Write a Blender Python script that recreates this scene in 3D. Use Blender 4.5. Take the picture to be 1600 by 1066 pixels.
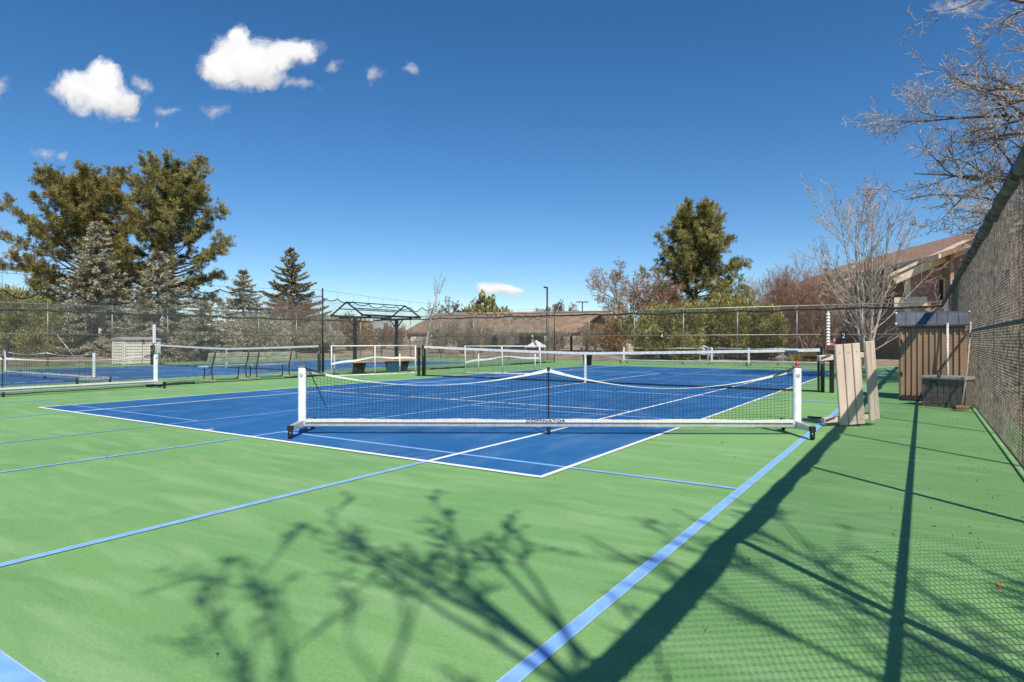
import bpy, math, random
import numpy as np
from mathutils import Vector, Matrix

# ------------------------------------------------------------------ camera, sky, sun, exposure
S = bpy.context.scene
for o in list(bpy.data.objects): bpy.data.objects.remove(o)
C = S.collection
R = math.radians
CX, CY, CH, YAW, F, HZ = 8.430, -4.979, 1.2664, -0.58028, 978.46, 532.06   # solved from the painted tennis lines (1600 px frame)
FW = np.array([math.sin(YAW), math.cos(YAW), 0.0]); RT = np.array([math.cos(YAW), -math.sin(YAW), 0.0])
cam = bpy.data.cameras.new('camera'); camo = bpy.data.objects.new('camera', cam); C.objects.link(camo)
camo.location = (CX, CY, CH); camo.rotation_euler = (R(90), 0, -YAW)
cam.sensor_width = 36; cam.lens = F / 1600 * 36; cam.shift_y = -(533 - HZ) / 1600; cam.clip_start = .05; cam.clip_end = 3000
S.camera = camo

SUN_AZ, SUN_EL = math.atan2(.764, -.645), R(51.4)
sv = Vector((math.sin(SUN_AZ) * math.cos(SUN_EL), math.cos(SUN_AZ) * math.cos(SUN_EL), math.sin(SUN_EL)))
sl = bpy.data.lights.new('sun', 'SUN'); sl.energy = 4.6; sl.angle = R(.45); sl.color = (1, .945, .85)
so = bpy.data.objects.new('sun', sl); C.objects.link(so); so.rotation_euler = sv.to_track_quat('Z', 'Y').to_euler(); so.location = (20, -15, 40)
S.view_settings.view_transform = 'Standard'; S.view_settings.look = 'None'
S.view_settings.exposure = 0.27; S.view_settings.gamma = 1

W = bpy.data.worlds.new('World'); S.world = W; W.use_nodes = True
SKY_STRENGTH = .12
def build_world():
    nt = W.node_tree; N = nt.nodes; L = nt.links; N.clear()
    out = N.new('ShaderNodeOutputWorld'); bg = N.new('ShaderNodeBackground'); bg.inputs['Strength'].default_value = SKY_STRENGTH
    L.new(bg.outputs[0], out.inputs[0])
    sky = N.new('ShaderNodeTexSky'); sky.sky_type = 'NISHITA'; sky.sun_disc = False
    sky.sun_elevation = SUN_EL; sky.sun_rotation = SUN_AZ; sky.altitude = 1700; sky.air_density = 1.0; sky.dust_density = .35; sky.ozone_density = 3.0
    hs = N.new('ShaderNodeHueSaturation'); hs.inputs['Saturation'].default_value = 1.27; hs.inputs['Value'].default_value = .90
    L.new(sky.outputs[0], hs.inputs['Color'])
    tc = N.new('ShaderNodeTexCoord')
    def dot(v):
        n = N.new('ShaderNodeVectorMath'); n.operation = 'DOT_PRODUCT'; L.new(tc.outputs['Generated'], n.inputs[0]); n.inputs[1].default_value = tuple(v); return n.outputs['Value']
    def m(op, a, b=None, c=None):
        n = N.new('ShaderNodeMath'); n.operation = op
        for i, x in enumerate((a, b, c)):
            if x is None: continue
            if isinstance(x, (int, float)): n.inputs[i].default_value = x
            else: L.new(x, n.inputs[i])
        return n.outputs[0]
    f = dot(FW); fs = m('MAXIMUM', f, .05)
    a = m('DIVIDE', dot(RT), fs); b = m('DIVIDE', dot((0, 0, 1)), fs)
    cv = N.new('ShaderNodeCombineXYZ'); L.new(a, cv.inputs[0]); L.new(b, cv.inputs[1])
    # domain warp makes the torn cloud edges
    nz = N.new('ShaderNodeTexNoise'); nz.inputs['Scale'].default_value = 15; nz.inputs['Detail'].default_value = 7; nz.inputs['Roughness'].default_value = .55
    L.new(cv.outputs[0], nz.inputs['Vector'])
    sub = N.new('ShaderNodeVectorMath'); sub.operation = 'SUBTRACT'; L.new(nz.outputs['Color'], sub.inputs[0]); sub.inputs[1].default_value = (.5, .5, .5)
    wp = N.new('ShaderNodeVectorMath'); wp.operation = 'MULTIPLY_ADD'; L.new(sub.outputs[0], wp.inputs[0]); wp.inputs[1].default_value = (.075, .055, 0); L.new(cv.outputs[0], wp.inputs[2])
    def field(blobs):
        acc = None
        for (u, v, rx, ry) in blobs:
            d = N.new('ShaderNodeVectorMath'); d.operation = 'SUBTRACT'; L.new(wp.outputs[0], d.inputs[0]); d.inputs[1].default_value = ((u - 800) / F, (HZ - v) / F, 0)
            s = N.new('ShaderNodeVectorMath'); s.operation = 'MULTIPLY'; L.new(d.outputs[0], s.inputs[0]); s.inputs[1].default_value = (F / rx, F / ry, 0)
            ln = N.new('ShaderNodeVectorMath'); ln.operation = 'LENGTH'; L.new(s.outputs[0], ln.inputs[0])
            v1 = m('SUBTRACT', 1, ln.outputs['Value'])
            acc = v1 if acc is None else m('SMOOTH_MAX', acc, v1, .12)
        return acc
    big = field([(150, 146, 66, 36), (158, 125, 42, 34), (120, 140, 50, 30), (190, 158, 38, 28), (375, 92, 58, 48), (378, 62, 26, 30), (345, 105, 42, 38), (410, 100, 52, 40), (445, 88, 42, 32), (470, 84, 30, 24), (400, 122, 66, 24), (768, 453, 34, 14), (796, 456, 30, 13)])
    lift = field([(154, 130, 66, 36), (162, 109, 42, 34), (124, 124, 50, 30), (379, 74, 60, 48), (382, 46, 30, 30), (349, 87, 42, 38), (414, 82, 52, 40), (455, 68, 46, 32), (784, 447, 50, 14)])
    small = field([(472, 132, 32, 12), (527, 102, 18, 16), (588, 121, 17, 18), (645, 110, 18, 10), (333, 176, 24, 15), (264, 174, 20, 9), (250, 187, 8, 6), (196, 184, 30, 9), (70, 240, 26, 11), (98, 243, 12, 10), (783, 454, 50, 14), (1500, 8, 52, 18), (228, 128, 24, 20), (2, 142, 16, 22), (490, 75, 20, 15)])
    n2 = N.new('ShaderNodeTexNoise'); n2.inputs['Scale'].default_value = 55; n2.inputs['Detail'].default_value = 8; n2.inputs['Roughness'].default_value = .62; L.new(wp.outputs[0], n2.inputs['Vector'])
    nn = m('SUBTRACT', n2.outputs['Fac'], .5)
    def step(x, lo, hi):
        r = N.new('ShaderNodeMapRange'); r.interpolation_type = 'SMOOTHSTEP'; L.new(x, r.inputs[0]); r.inputs[1].default_value = lo; r.inputs[2].default_value = hi; return r.outputs[0]
    db = step(m('MULTIPLY_ADD', nn, .62, big), .0, .52)
    ds = m('MULTIPLY', step(m('MULTIPLY_ADD', nn, 2.0, small), .05, 1.35), .66)
    dens = m('MULTIPLY', m('MAXIMUM', db, ds), step(f, .06, .2))
    # billow shading from the same noise, brighter where the puffs swell
    n3 = N.new('ShaderNodeTexNoise'); n3.inputs['Scale'].default_value = 20; n3.inputs['Detail'].default_value = 5; L.new(wp.outputs[0], n3.inputs['Vector'])
    cr = N.new('ShaderNodeMapRange'); L.new(n3.outputs['Fac'], cr.inputs[0]); cr.inputs[1].default_value = .3; cr.inputs[2].default_value = .6; cr.inputs[3].default_value = .74; cr.inputs[4].default_value = .84
    shade = N.new('ShaderNodeMapRange'); L.new(m('MULTIPLY_ADD', nn, .5, lift), shade.inputs[0]); shade.inputs[1].default_value = -.25; shade.inputs[2].default_value = .35; shade.inputs[3].default_value = .74; shade.inputs[4].default_value = 1.02
    glow = m('MULTIPLY', cr.outputs[0], shade.outputs[0])
    cc = N.new('ShaderNodeCombineColor'); k = 1 / SKY_STRENGTH
    L.new(m('MULTIPLY', glow, k), cc.inputs[0]); L.new(m('MULTIPLY', glow, k * 1.0), cc.inputs[1]); L.new(m('MULTIPLY', glow, k * 1.015), cc.inputs[2])
    mx = N.new('ShaderNodeMix'); mx.data_type = 'RGBA'; L.new(dens, mx.inputs[0]); L.new(hs.outputs[0], mx.inputs[6]); L.new(cc.outputs[0], mx.inputs[7])
    L.new(mx.outputs[2], bg.inputs[0])
build_world()
S.cycles.max_bounces = 6; S.cycles.use_adaptive_sampling = True

# ------------------------------------------------------------------ pixel -> place helpers
def cam_pt(u, v, w): return np.array([CX, CY, CH]) + FW * w + RT * ((u - 800) * w / F) + np.array([0, 0, (HZ - v) * w / F])
def gnd(u, v, z=0.0): return cam_pt(u, v, (CH - z) * F / (v - HZ))
def atY(u, v, Y): t = (u - 800) / F; return cam_pt(u, v, (Y - CY) / (FW[1] + t * RT[1]))
def atX(u, v, X): t = (u - 800) / F; return cam_pt(u, v, (X - CX) / (FW[0] + t * RT[0]))

# ------------------------------------------------------------------ mesh helpers
def link(name, me, mat=None, parent=None):
    o = bpy.data.objects.new(name, me); C.objects.link(o)
    if mat is not None: me.materials.clear(); me.materials.append(mat)
    if parent is not None: o.parent = parent
    return o
def arr_mesh(name, V, Fc, smooth=False):
    V = np.asarray(V, dtype=np.float32).reshape(-1, 3); Fc = np.asarray(Fc, dtype=np.int32); k = Fc.shape[1]
    me = bpy.data.meshes.new(name); me.vertices.add(len(V)); me.vertices.foreach_set('co', V.ravel())
    me.loops.add(Fc.size); me.loops.foreach_set('vertex_index', Fc.ravel())
    me.polygons.add(len(Fc)); me.polygons.foreach_set('loop_start', np.arange(len(Fc), dtype=np.int32) * k)
    me.polygons.foreach_set('loop_total', np.full(len(Fc), k, dtype=np.int32))
    if smooth: me.polygons.foreach_set('use_smooth', np.ones(len(Fc), dtype=bool))
    me.update(calc_edges=True); return me
def tubes(P0, P1, r0, r1, n=3):
    P0 = np.asarray(P0, float).reshape(-1, 3); P1 = np.asarray(P1, float).reshape(-1, 3); M = len(P0)
    r0 = np.broadcast_to(np.asarray(r0, float), (M,)); r1 = np.broadcast_to(np.asarray(r1, float), (M,))
    d = P1 - P0; d /= np.maximum(np.linalg.norm(d, axis=1, keepdims=True), 1e-9)
    ref = np.where(np.abs(d[:, 2:3]) > .9, np.array([[1., 0, 0]]), np.array([[0, 0, 1.]]))
    a = np.cross(d, ref); a /= np.linalg.norm(a, axis=1, keepdims=True); b = np.cross(d, a)
    an = np.arange(n) * 2 * np.pi / n
    ring = a[:, None, :] * np.cos(an)[None, :, None] + b[:, None, :] * np.sin(an)[None, :, None]
    V = np.concatenate([P0[:, None] + ring * r0[:, None, None], P1[:, None] + ring * r1[:, None, None]], 1).reshape(-1, 3)
    i = np.arange(n); j = (i + 1) % n
    q = np.stack([i, j, j + n, i + n], 1)
    Fc = (q[None] + (np.arange(M) * 2 * n)[:, None, None]).reshape(-1, 4)
    return V, Fc
class MB:
    def __init__(s): s.v = []; s.f = []
    def add(s, vs, fs):
        n = len(s.v); s.v += [tuple(map(float, q)) for q in vs]; s.f += [tuple(i + n for i in f) for f in fs]; return s
    def box(s, x0, x1, y0, y1, z0, z1, M=None, ch=0.0):
        if ch > 0:
            c = min(ch, (x1 - x0) * .3, (y1 - y0) * .3, (z1 - z0) * .3)
            pts = []
            for sx in (0, 1):
                for sy in (0, 1):
                    for sz in (0, 1):
                        X, Y, Z = (x0, x1)[sx], (y0, y1)[sy], (z0, z1)[sz]; dx, dy, dz = (c, -c)[sx], (c, -c)[sy], (c, -c)[sz]
                        pts += [(X, Y + dy, Z + dz), (X + dx, Y, Z + dz), (X + dx, Y + dy, Z)]
            def I(a, b, d, k): return (a * 4 + b * 2 + d) * 3 + k
            fs = []
            for a in (0, 1): fs.append((I(a, 0, 0, 0), I(a, 1, 0, 0), I(a, 1, 1, 0), I(a, 0, 1, 0)))
            for b in (0, 1): fs.append((I(0, b, 0, 1), I(1, b, 0, 1), I(1, b, 1, 1), I(0, b, 1, 1)))
            for d in (0, 1): fs.append((I(0, 0, d, 2), I(1, 0, d, 2), I(1, 1, d, 2), I(0, 1, d, 2)))
            for a in (0, 1):
                for b in (0, 1): fs.append((I(a, b, 0, 0), I(a, b, 1, 0), I(a, b, 1, 1), I(a, b, 0, 1)))
                for d in (0, 1): fs.append((I(a, 0, d, 0), I(a, 1, d, 0), I(a, 1, d, 2), I(a, 0, d, 2)))
            for b in (0, 1):
                for d in (0, 1): fs.append((I(0, b, d, 1), I(1, b, d, 1), I(1, b, d, 2), I(0, b, d, 2)))
            for a in (0, 1):
                for b in (0, 1):
                    for d in (0, 1): fs.append((I(a, b, d, 0), I(a, b, d, 1), I(a, b, d, 2)))
        else:
            pts = [(x, y, z) for x in (x0, x1) for y in (y0, y1) for z in (z0, z1)]
            fs = [(0, 1, 3, 2), (4, 6, 7, 5), (0, 4, 5, 1), (2, 3, 7, 6), (0, 2, 6, 4), (1, 5, 7, 3)]
        if M is not None: pts = [M @ Vector(p) for p in pts]
        return s.add(pts, fs)
    def tube(s, p0, p1, r0, r1=None, n=8, cap=True):
        r1 = r0 if r1 is None else r1
        V, Fc = tubes([p0], [p1], r0, r1, n); fs = [tuple(f) for f in Fc]
        if cap: fs += [tuple(range(n))[::-1], tuple(range(n, 2 * n))]
        return s.add(V, fs)
    def path(s, pts, rs, n=8, flat=1.0):
        pts = [np.array(p, float) for p in pts]; rs = [rs] * len(pts) if isinstance(rs, (int, float)) else rs
        V = []
        for i, p in enumerate(pts):
            d = pts[min(i + 1, len(pts) - 1)] - pts[max(i - 1, 0)]; d /= np.linalg.norm(d)
            ref = np.array([1., 0, 0]) if abs(d[2]) > .9 else np.array([0, 0, 1.])
            a = np.cross(d, ref); a /= np.linalg.norm(a); b = np.cross(d, a)
            V += [p + (a * math.cos(t) + b * math.sin(t) * flat) * rs[i] for t in np.arange(n) * 2 * math.pi / n]
        fs = [(i * n + k, i * n + (k + 1) % n, (i + 1) * n + (k + 1) % n, (i + 1) * n + k) for i in range(len(pts) - 1) for k in range(n)]
        fs += [tuple(range(n))[::-1], tuple(range((len(pts) - 1) * n, len(pts) * n))]
        return s.add(V, fs)
    def prism(s, poly, axis, a0, a1, M=None):
        n = len(poly)
        def mk(p, a): return {'x': (a, p[0], p[1]), 'y': (p[0], a, p[1]), 'z': (p[0], p[1], a)}[axis]
        pts = [mk(p, a0) for p in poly] + [mk(p, a1) for p in poly]
        if M is not None: pts = [M @ Vector(p) for p in pts]
        return s.add(pts, [tuple(range(n))[::-1], tuple(range(n, 2 * n))] + [(i, (i + 1) % n, n + (i + 1) % n, n + i) for i in range(n)])
    def lathe(s, prof, c=(0, 0, 0), n=14):
        V = [(c[0] + r * math.cos(t), c[1] + r * math.sin(t), c[2] + z) for r, z in prof for t in np.arange(n) * 2 * math.pi / n]
        fs = [(i * n + k, i * n + (k + 1) % n, (i + 1) * n + (k + 1) % n, (i + 1) * n + k) for i in range(len(prof) - 1) for k in range(n)]
        fs += [tuple(range(n))[::-1], tuple(range((len(prof) - 1) * n, len(prof) * n))]
        return s.add(V, fs)
    def build(s, name, mat, parent=None, smooth=False):
        me = bpy.data.meshes.new(name); me.from_pydata(s.v, [], s.f)
        import bmesh
        bm = bmesh.new(); bm.from_mesh(me); bmesh.ops.recalc_face_normals(bm, faces=bm.faces); bm.to_mesh(me); bm.free()
        if smooth:
            for p in me.polygons: p.use_smooth = len(p.vertices) == 4
        return link(name, me, mat, parent)
def tag(o, label=None, cat=None, group=None, kind=None):
    if label: o['label'] = label
    if cat: o['category'] = cat
    if group: o['group'] = group
    if kind: o['kind'] = kind
    return o
def thing(name, label, cat, loc=(0, 0, 0), rz=0.0, group=None):
    o = bpy.data.objects.new(name, None); C.objects.link(o); o.location = tuple(map(float, loc)); o.rotation_euler = (0, 0, rz); o.empty_display_size = .2
    return tag(o, label, cat, group)
def stuff_tubes(name, P0, P1, r0, r1, n, mat, parent):
    V, Fc = tubes(P0, P1, r0, r1, n); return tag(link(name, arr_mesh(name, V, Fc), mat, parent), kind='stuff')
def text_mesh(txt, size, depth=.002):
    cu = bpy.data.curves.new('t', 'FONT'); cu.body = txt; cu.size = size; cu.extrude = depth; cu.align_x = 'CENTER'; cu.align_y = 'CENTER'
    ob = bpy.data.objects.new('t', cu); C.objects.link(ob); dg = bpy.context.evaluated_depsgraph_get()
    me = bpy.data.meshes.new_from_object(ob.evaluated_get(dg)); bpy.data.objects.remove(ob); return me

# ------------------------------------------------------------------ materials
def mat(name, col, rough=.6, metal=0.0, var=.12, scale=6.0, bump=0.0, bscale=60.0, spec=.4, island=0.0, transl=0.0, col2=None, stretch=(1, 1, 1), fine=0.0):
    M = bpy.data.materials.new(name); M.use_nodes = True; nt = M.node_tree; N = nt.nodes; L = nt.links
    b = N['Principled BSDF']; b.inputs['Roughness'].default_value = rough; b.inputs['Metallic'].default_value = metal; b.inputs['Specular IOR Level'].default_value = spec
    tc = N.new('ShaderNodeTexCoord'); mp = N.new('ShaderNodeMapping'); mp.inputs['Scale'].default_value = stretch; L.new(tc.outputs['Object'], mp.inputs[0])
    nz = N.new('ShaderNodeTexNoise'); nz.inputs['Scale'].default_value = scale; nz.inputs['Detail'].default_value = 5; L.new(mp.outputs[0], nz.inputs['Vector'])
    c2 = col2 if col2 else tuple(c * (1 - 2.2 * var) for c in col); c1 = tuple(min(1, c * (1 + var)) for c in col)
    mx = N.new('ShaderNodeMix'); mx.data_type = 'RGBA'; mx.inputs[6].default_value = (*c1, 1); mx.inputs[7].default_value = (*c2, 1)
    mr = N.new('ShaderNodeMapRange'); mr.inputs[1].default_value = .36; mr.inputs[2].default_value = .66; L.new(nz.outputs['Fac'], mr.inputs[0]); L.new(mr.outputs[0], mx.inputs[0])
    outc = mx.outputs[2]
    if island:
        g = N.new('ShaderNodeNewGeometry'); r = N.new('ShaderNodeMapRange'); r.inputs[3].default_value = 1 - island; r.inputs[4].default_value = 1 + island; L.new(g.outputs['Random Per Island'], r.inputs[0])
        h = N.new('ShaderNodeVectorMath'); h.operation = 'SCALE'; L.new(outc, h.inputs[0]); L.new(r.outputs[0], h.inputs['Scale']); outc = h.outputs[0]
    if fine:
        nf = N.new('ShaderNodeTexNoise'); nf.inputs['Scale'].default_value = 320; nf.inputs['Detail'].default_value = 3; L.new(tc.outputs['Object'], nf.inputs['Vector'])
        r = N.new('ShaderNodeMapRange'); r.inputs[1].default_value = .3; r.inputs[2].default_value = .7; r.inputs[3].default_value = 1 - fine; r.inputs[4].default_value = 1 + fine; L.new(nf.outputs['Fac'], r.inputs[0])
        h = N.new('ShaderNodeVectorMath'); h.operation = 'SCALE'; L.new(outc, h.inputs[0]); L.new(r.outputs[0], h.inputs['Scale']); outc = h.outputs[0]
    L.new(outc, b.inputs['Base Color'])
    if bump:
        nb = N.new('ShaderNodeTexNoise'); nb.inputs['Scale'].default_value = bscale; nb.inputs['Detail'].default_value = 4; L.new(mp.outputs[0], nb.inputs['Vector'])
        bp = N.new('ShaderNodeBump'); bp.inputs['Strength'].default_value = bump; bp.inputs['Distance'].default_value = .01; L.new(nb.outputs['Fac'], bp.inputs['Height']); L.new(bp.outputs[0], b.inputs['Normal'])
    if transl:
        tr = N.new('ShaderNodeBsdfTranslucent'); L.new(outc, tr.inputs[0]); ms = N.new('ShaderNodeMixShader'); ms.inputs[0].default_value = transl
        L.new(b.outputs[0], ms.inputs[1]); L.new(tr.outputs[0], ms.inputs[2]); L.new(ms.outputs[0], N['Material Output'].inputs[0])
    return M
def paint_mat(name, col, col2, dust, streak=(.35, 2.2, 1), rough=.72):
    """acrylic court paint: broad mottling, roller streaks, dusty scuffs, sandy grain"""
    M = bpy.data.materials.new(name); M.use_nodes = True; nt = M.node_tree; N = nt.nodes; L = nt.links; b = N['Principled BSDF']; b.inputs['Roughness'].default_value = rough; b.inputs['Specular IOR Level'].default_value = .3
    tc = N.new('ShaderNodeTexCoord')
    def noise(scale, det, st=(1, 1, 1), dist=0.0, rot=0.0):
        mp = N.new('ShaderNodeMapping'); mp.inputs['Scale'].default_value = st; mp.inputs['Rotation'].default_value = (0, 0, rot); L.new(tc.outputs['Object'], mp.inputs[0])
        n = N.new('ShaderNodeTexNoise'); n.inputs['Scale'].default_value = scale; n.inputs['Detail'].default_value = det; n.inputs['Distortion'].default_value = dist; L.new(mp.outputs[0], n.inputs['Vector']); return n.outputs['Fac']
    def rng(x, a, c, lo=0.0, hi=1.0):
        r = N.new('ShaderNodeMapRange'); r.inputs[1].default_value = a; r.inputs[2].default_value = c; r.inputs[3].default_value = lo; r.inputs[4].default_value = hi; L.new(x, r.inputs[0]); return r.outputs[0]
    def mix(f, a, c):
        x = N.new('ShaderNodeMix'); x.data_type = 'RGBA'; L.new(f, x.inputs[0])
        for i, q in ((6, a), (7, c)):
            if isinstance(q, tuple): x.inputs[i].default_value = (*q, 1)
            else: L.new(q, x.inputs[i])
        return x.outputs[2]
    c = mix(rng(noise(.45, 5, dist=.6), .35, .68), col, col2)
    c = mix(rng(noise(2.2, 4, streak, .5, .12), .48, .70, 0, .62), c, dust)
    c = mix(rng(noise(1.3, 6, (1, 1, 1), 1.2), .6, .8, 0, .5), c, dust)
    dark = tuple(x * .62 for x in col)
    c = mix(rng(noise(3.1, 6, (.5, 1.6, 1), .9), .57, .76, 0, .46), c, dark)
    c = mix(rng(noise(38, 2), .74, .8, 0, .5), c, dark)
    sc = N.new('ShaderNodeVectorMath'); sc.operation = 'SCALE'; L.new(c, sc.inputs[0]); L.new(rng(noise(260, 2), .3, .7, .80, 1.2), sc.inputs['Scale'])
    s2 = N.new('ShaderNodeVectorMath'); s2.operation = 'SCALE'; L.new(sc.outputs[0], s2.inputs[0]); L.new(rng(noise(52, 4), .3, .7, .90, 1.10), s2.inputs['Scale'])
    L.new(s2.outputs[0], b.inputs['Base Color'])
    bp = N.new('ShaderNodeBump'); bp.inputs['Strength'].default_value = .35; bp.inputs['Distance'].default_value = .004; L.new(noise(240, 3), bp.inputs['Height']); L.new(bp.outputs[0], b.inputs['Normal'])
    return M
G = {}
G['green'] = paint_mat('green court paint', (.186, .358, .120), (.148, .312, .106), (.272, .418, .190))
G['blue'] = paint_mat('blue court paint', (.018, .126, .320), (.012, .098, .262), (.075, .175, .350), (1.5, .5, 1))
G['white_line'] = mat('white line paint', (.80, .82, .82), .6, var=.05, scale=9, fine=.06)
G['sky_line'] = mat('light blue line paint', (.22, .43, .82), .6, var=.07, scale=7, fine=.08)
G['pale_line'] = mat('pale edge of blue line', (.34, .52, .86), .6, var=.05)
G['earth'] = mat('dry winter ground', (.30, .24, .165), .95, var=.3, scale=.8, bump=.6, bscale=14, col2=(.16, .13, .085))
G['galv'] = mat('galvanised steel', (.30, .30, .285), .42, .7, .08, 30)
G['wire'] = mat('weathered chain link wire', (.28, .24, .195), .5, .25, .3, 7, island=.45)
G['dark_wire'] = mat('dark chain link wire', (.19, .185, .17), .55, .3, .15, 40)
G['dark_steel'] = mat('dark painted steel', (.022, .023, .026), .45, .2, .15, 25)
G['fence_pole'] = mat('black coated fence pipe', (.075, .078, .08), .5, .3, .15, 12)
G['screen'] = mat('rolled windscreen fabric', (.145, .122, .108), .9, var=.3, scale=3.5, bump=.5, bscale=30)
G['green_screen'] = mat('rolled dark green windscreen', (.035, .048, .042), .9, var=.25, scale=5, bump=.4)
G['cord'] = mat('black net cord', (.016, .017, .022), .8, var=.1)
G['grey_cord'] = mat('grey barrier net cord', (.17, .18, .165), .8, var=.1)
G['vinyl'] = mat('white vinyl sleeve', (.80, .80, .83), .5, var=.05, scale=8, bump=.12, bscale=12)
G['tape'] = mat('white net tape', (.80, .785, .755), .75, var=.09, scale=11)
G['dirty_tape'] = mat('dirty white net hem', (.72, .69, .63), .8, var=.08, scale=40)
G['alu'] = mat('brushed aluminium tube', (.60, .60, .60), .35, .45, .07, 14)
G['rubber'] = mat('black rubber', (.015, .015, .016), .75, var=.1)
G['red'] = mat('red plastic', (.55, .03, .025), .4, var=.05)
G['pvc'] = mat('white pvc pipe', (.74, .72, .67), .4, var=.05)
G['tan_wood'] = mat('tan composite plank', (.64, .505, .41), .7, var=.09, scale=5, stretch=(1, 1, .15), bump=.25, bscale=30)
G['grey_wood'] = mat('weathered bench plank', (.62, .57, .46), .8, var=.14, scale=6, bump=.3)
G['seat_wood'] = mat('bleached seat plank', (.78, .76, .70), .8, var=.1, scale=6)
G['concrete'] = mat('pale concrete', (.52, .49, .43), .9, var=.12, scale=9, bump=.3)
G['orange_wood'] = mat('orange brown seat board', (.60, .27, .13), .65, var=.15, scale=4)
G['shed'] = mat('brown ribbed wall panel', (.40, .255, .165), .55, var=.1, scale=4, stretch=(1, 1, .2), bump=.1)
G['shed_dark'] = mat('dark brown trim', (.15, .105, .08), .6, var=.1)
G['roof_metal'] = mat('slate blue roof panel', (.12, .13, .15), .4, .2, .1, 5)
G['resin'] = mat('dark brown resin board', (.17, .138, .122), .65, var=.18, scale=20, bump=.3, bscale=50)
G['resin_top'] = mat('grey brown resin lid', (.33, .295, .275), .65, var=.12, scale=12)
G['straw'] = mat('straw broom pole', (.55, .42, .26), .7, var=.1)
G['mop'] = mat('reddish mop head', (.33, .15, .09), .9, var=.3, scale=30, bump=.5)
G['beige'] = mat('beige resin siding', (.72, .63, .53), .7, var=.06, scale=4)
G['beige_dark'] = mat('taupe shed lid', (.36, .31, .26), .7, var=.08)
G['navy'] = mat('blue plastic', (.03, .10, .20), .5, var=.1)
G['black_sign'] = mat('black sign plate', (.012, .012, .013), .5, var=.05)
G['sign_white'] = mat('white sign paint', (.82, .82, .80), .6, var=.03)
G['shingle'] = mat('brown roof shingle', (.30, .175, .12), .9, var=.22, scale=2.6, bump=.7, bscale=9, stretch=(1, 3, 3))
G['pav_roof'] = mat('faded brown roof shingle', (.27, .185, .125), .9, var=.16, scale=1.2, bump=.5, bscale=7)
G['fascia'] = mat('tan fascia board', (.78, .63, .45), .7, var=.07)
G['brick'] = mat('red brown brick wall', (.43, .27, .195), .9, var=.2, scale=5, bump=.4, bscale=20)
G['siding'] = mat('brown board siding', (.36, .265, .19), .8, var=.14, scale=3)
G['glass'] = mat('dark window glass', (.02, .024, .03), .08, var=.1, spec=.7)
G['stone_wall'] = mat('tan stucco', (.46, .38, .29), .9, var=.12, scale=3)
G['rock'] = mat('pale boulder', (.50, .43, .34), .95, var=.25, scale=3, bump=.8, bscale=10)
G['canvas'] = mat('white canvas', (.78, .76, .72), .8, var=.05)
G['navy_cloth'] = mat('navy flag cloth', (.02, .03, .12), .8, var=.05)
G['bark'] = mat('grey brown bark', (.17, .13, .10), .95, var=.25, scale=9, bump=.8, bscale=25, stretch=(1, 1, .3))
G['pine_bark'] = mat('orange pine bark', (.27, .165, .10), .95, var=.3, scale=8, bump=.8, bscale=20, stretch=(1, 1, .3))
G['pale_bark'] = mat('pale bark', (.50, .43, .36), .9, var=.2, scale=10, bump=.4)
G['birch_bark'] = mat('white birch bark', (.66, .61, .53), .85, var=.18, scale=14, stretch=(1, 1, 3))
G['twig'] = mat('grey tan twigs', (.46, .375, .30), .9, var=.15, scale=3, island=.35)
G['dark_twig'] = mat('brown twigs', (.27, .20, .15), .9, var=.15, scale=3, island=.35)
G['red_twig'] = mat('reddish brown twigs', (.38, .235, .165), .9, var=.18, scale=3, island=.4)
G['pine_leaf'] = mat('olive pine needles', (.31, .265, .085), .75, var=.25, scale=.9, island=.45, transl=.15)
G['pine_leaf2'] = mat('green pine needles', (.32, .29, .095), .75, var=.25, scale=.9, island=.45, transl=.15)
G['spruce_leaf'] = mat('blue grey spruce needles', (.45, .41, .29), .75, var=.2, scale=1.2, island=.4, transl=.12)
G['dark_spruce'] = mat('dark green spruce needles', (.32, .28, .15), .75, var=.2, scale=1.2, island=.4, transl=.12)
G['juniper'] = mat('yellow green juniper sprays', (.315, .285, .085), .75, var=.25, scale=1.1, island=.45, transl=.15)
G['rust_juniper'] = mat('rusty juniper sprays', (.40, .26, .11), .75, var=.25, scale=1.1, island=.4, transl=.15)
G['oak_leaf'] = mat('dry rust leaves', (.36, .185, .09), .8, var=.2, scale=2, island=.4, transl=.25)
G['straw_grass'] = mat('yellow dry grass', (.55, .36, .12), .85, var=.2, scale=2, island=.35, transl=.2)
G['litter'] = mat('dry leaf litter', (.22, .12, .06), .9, var=.2, island=.6)

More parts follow.
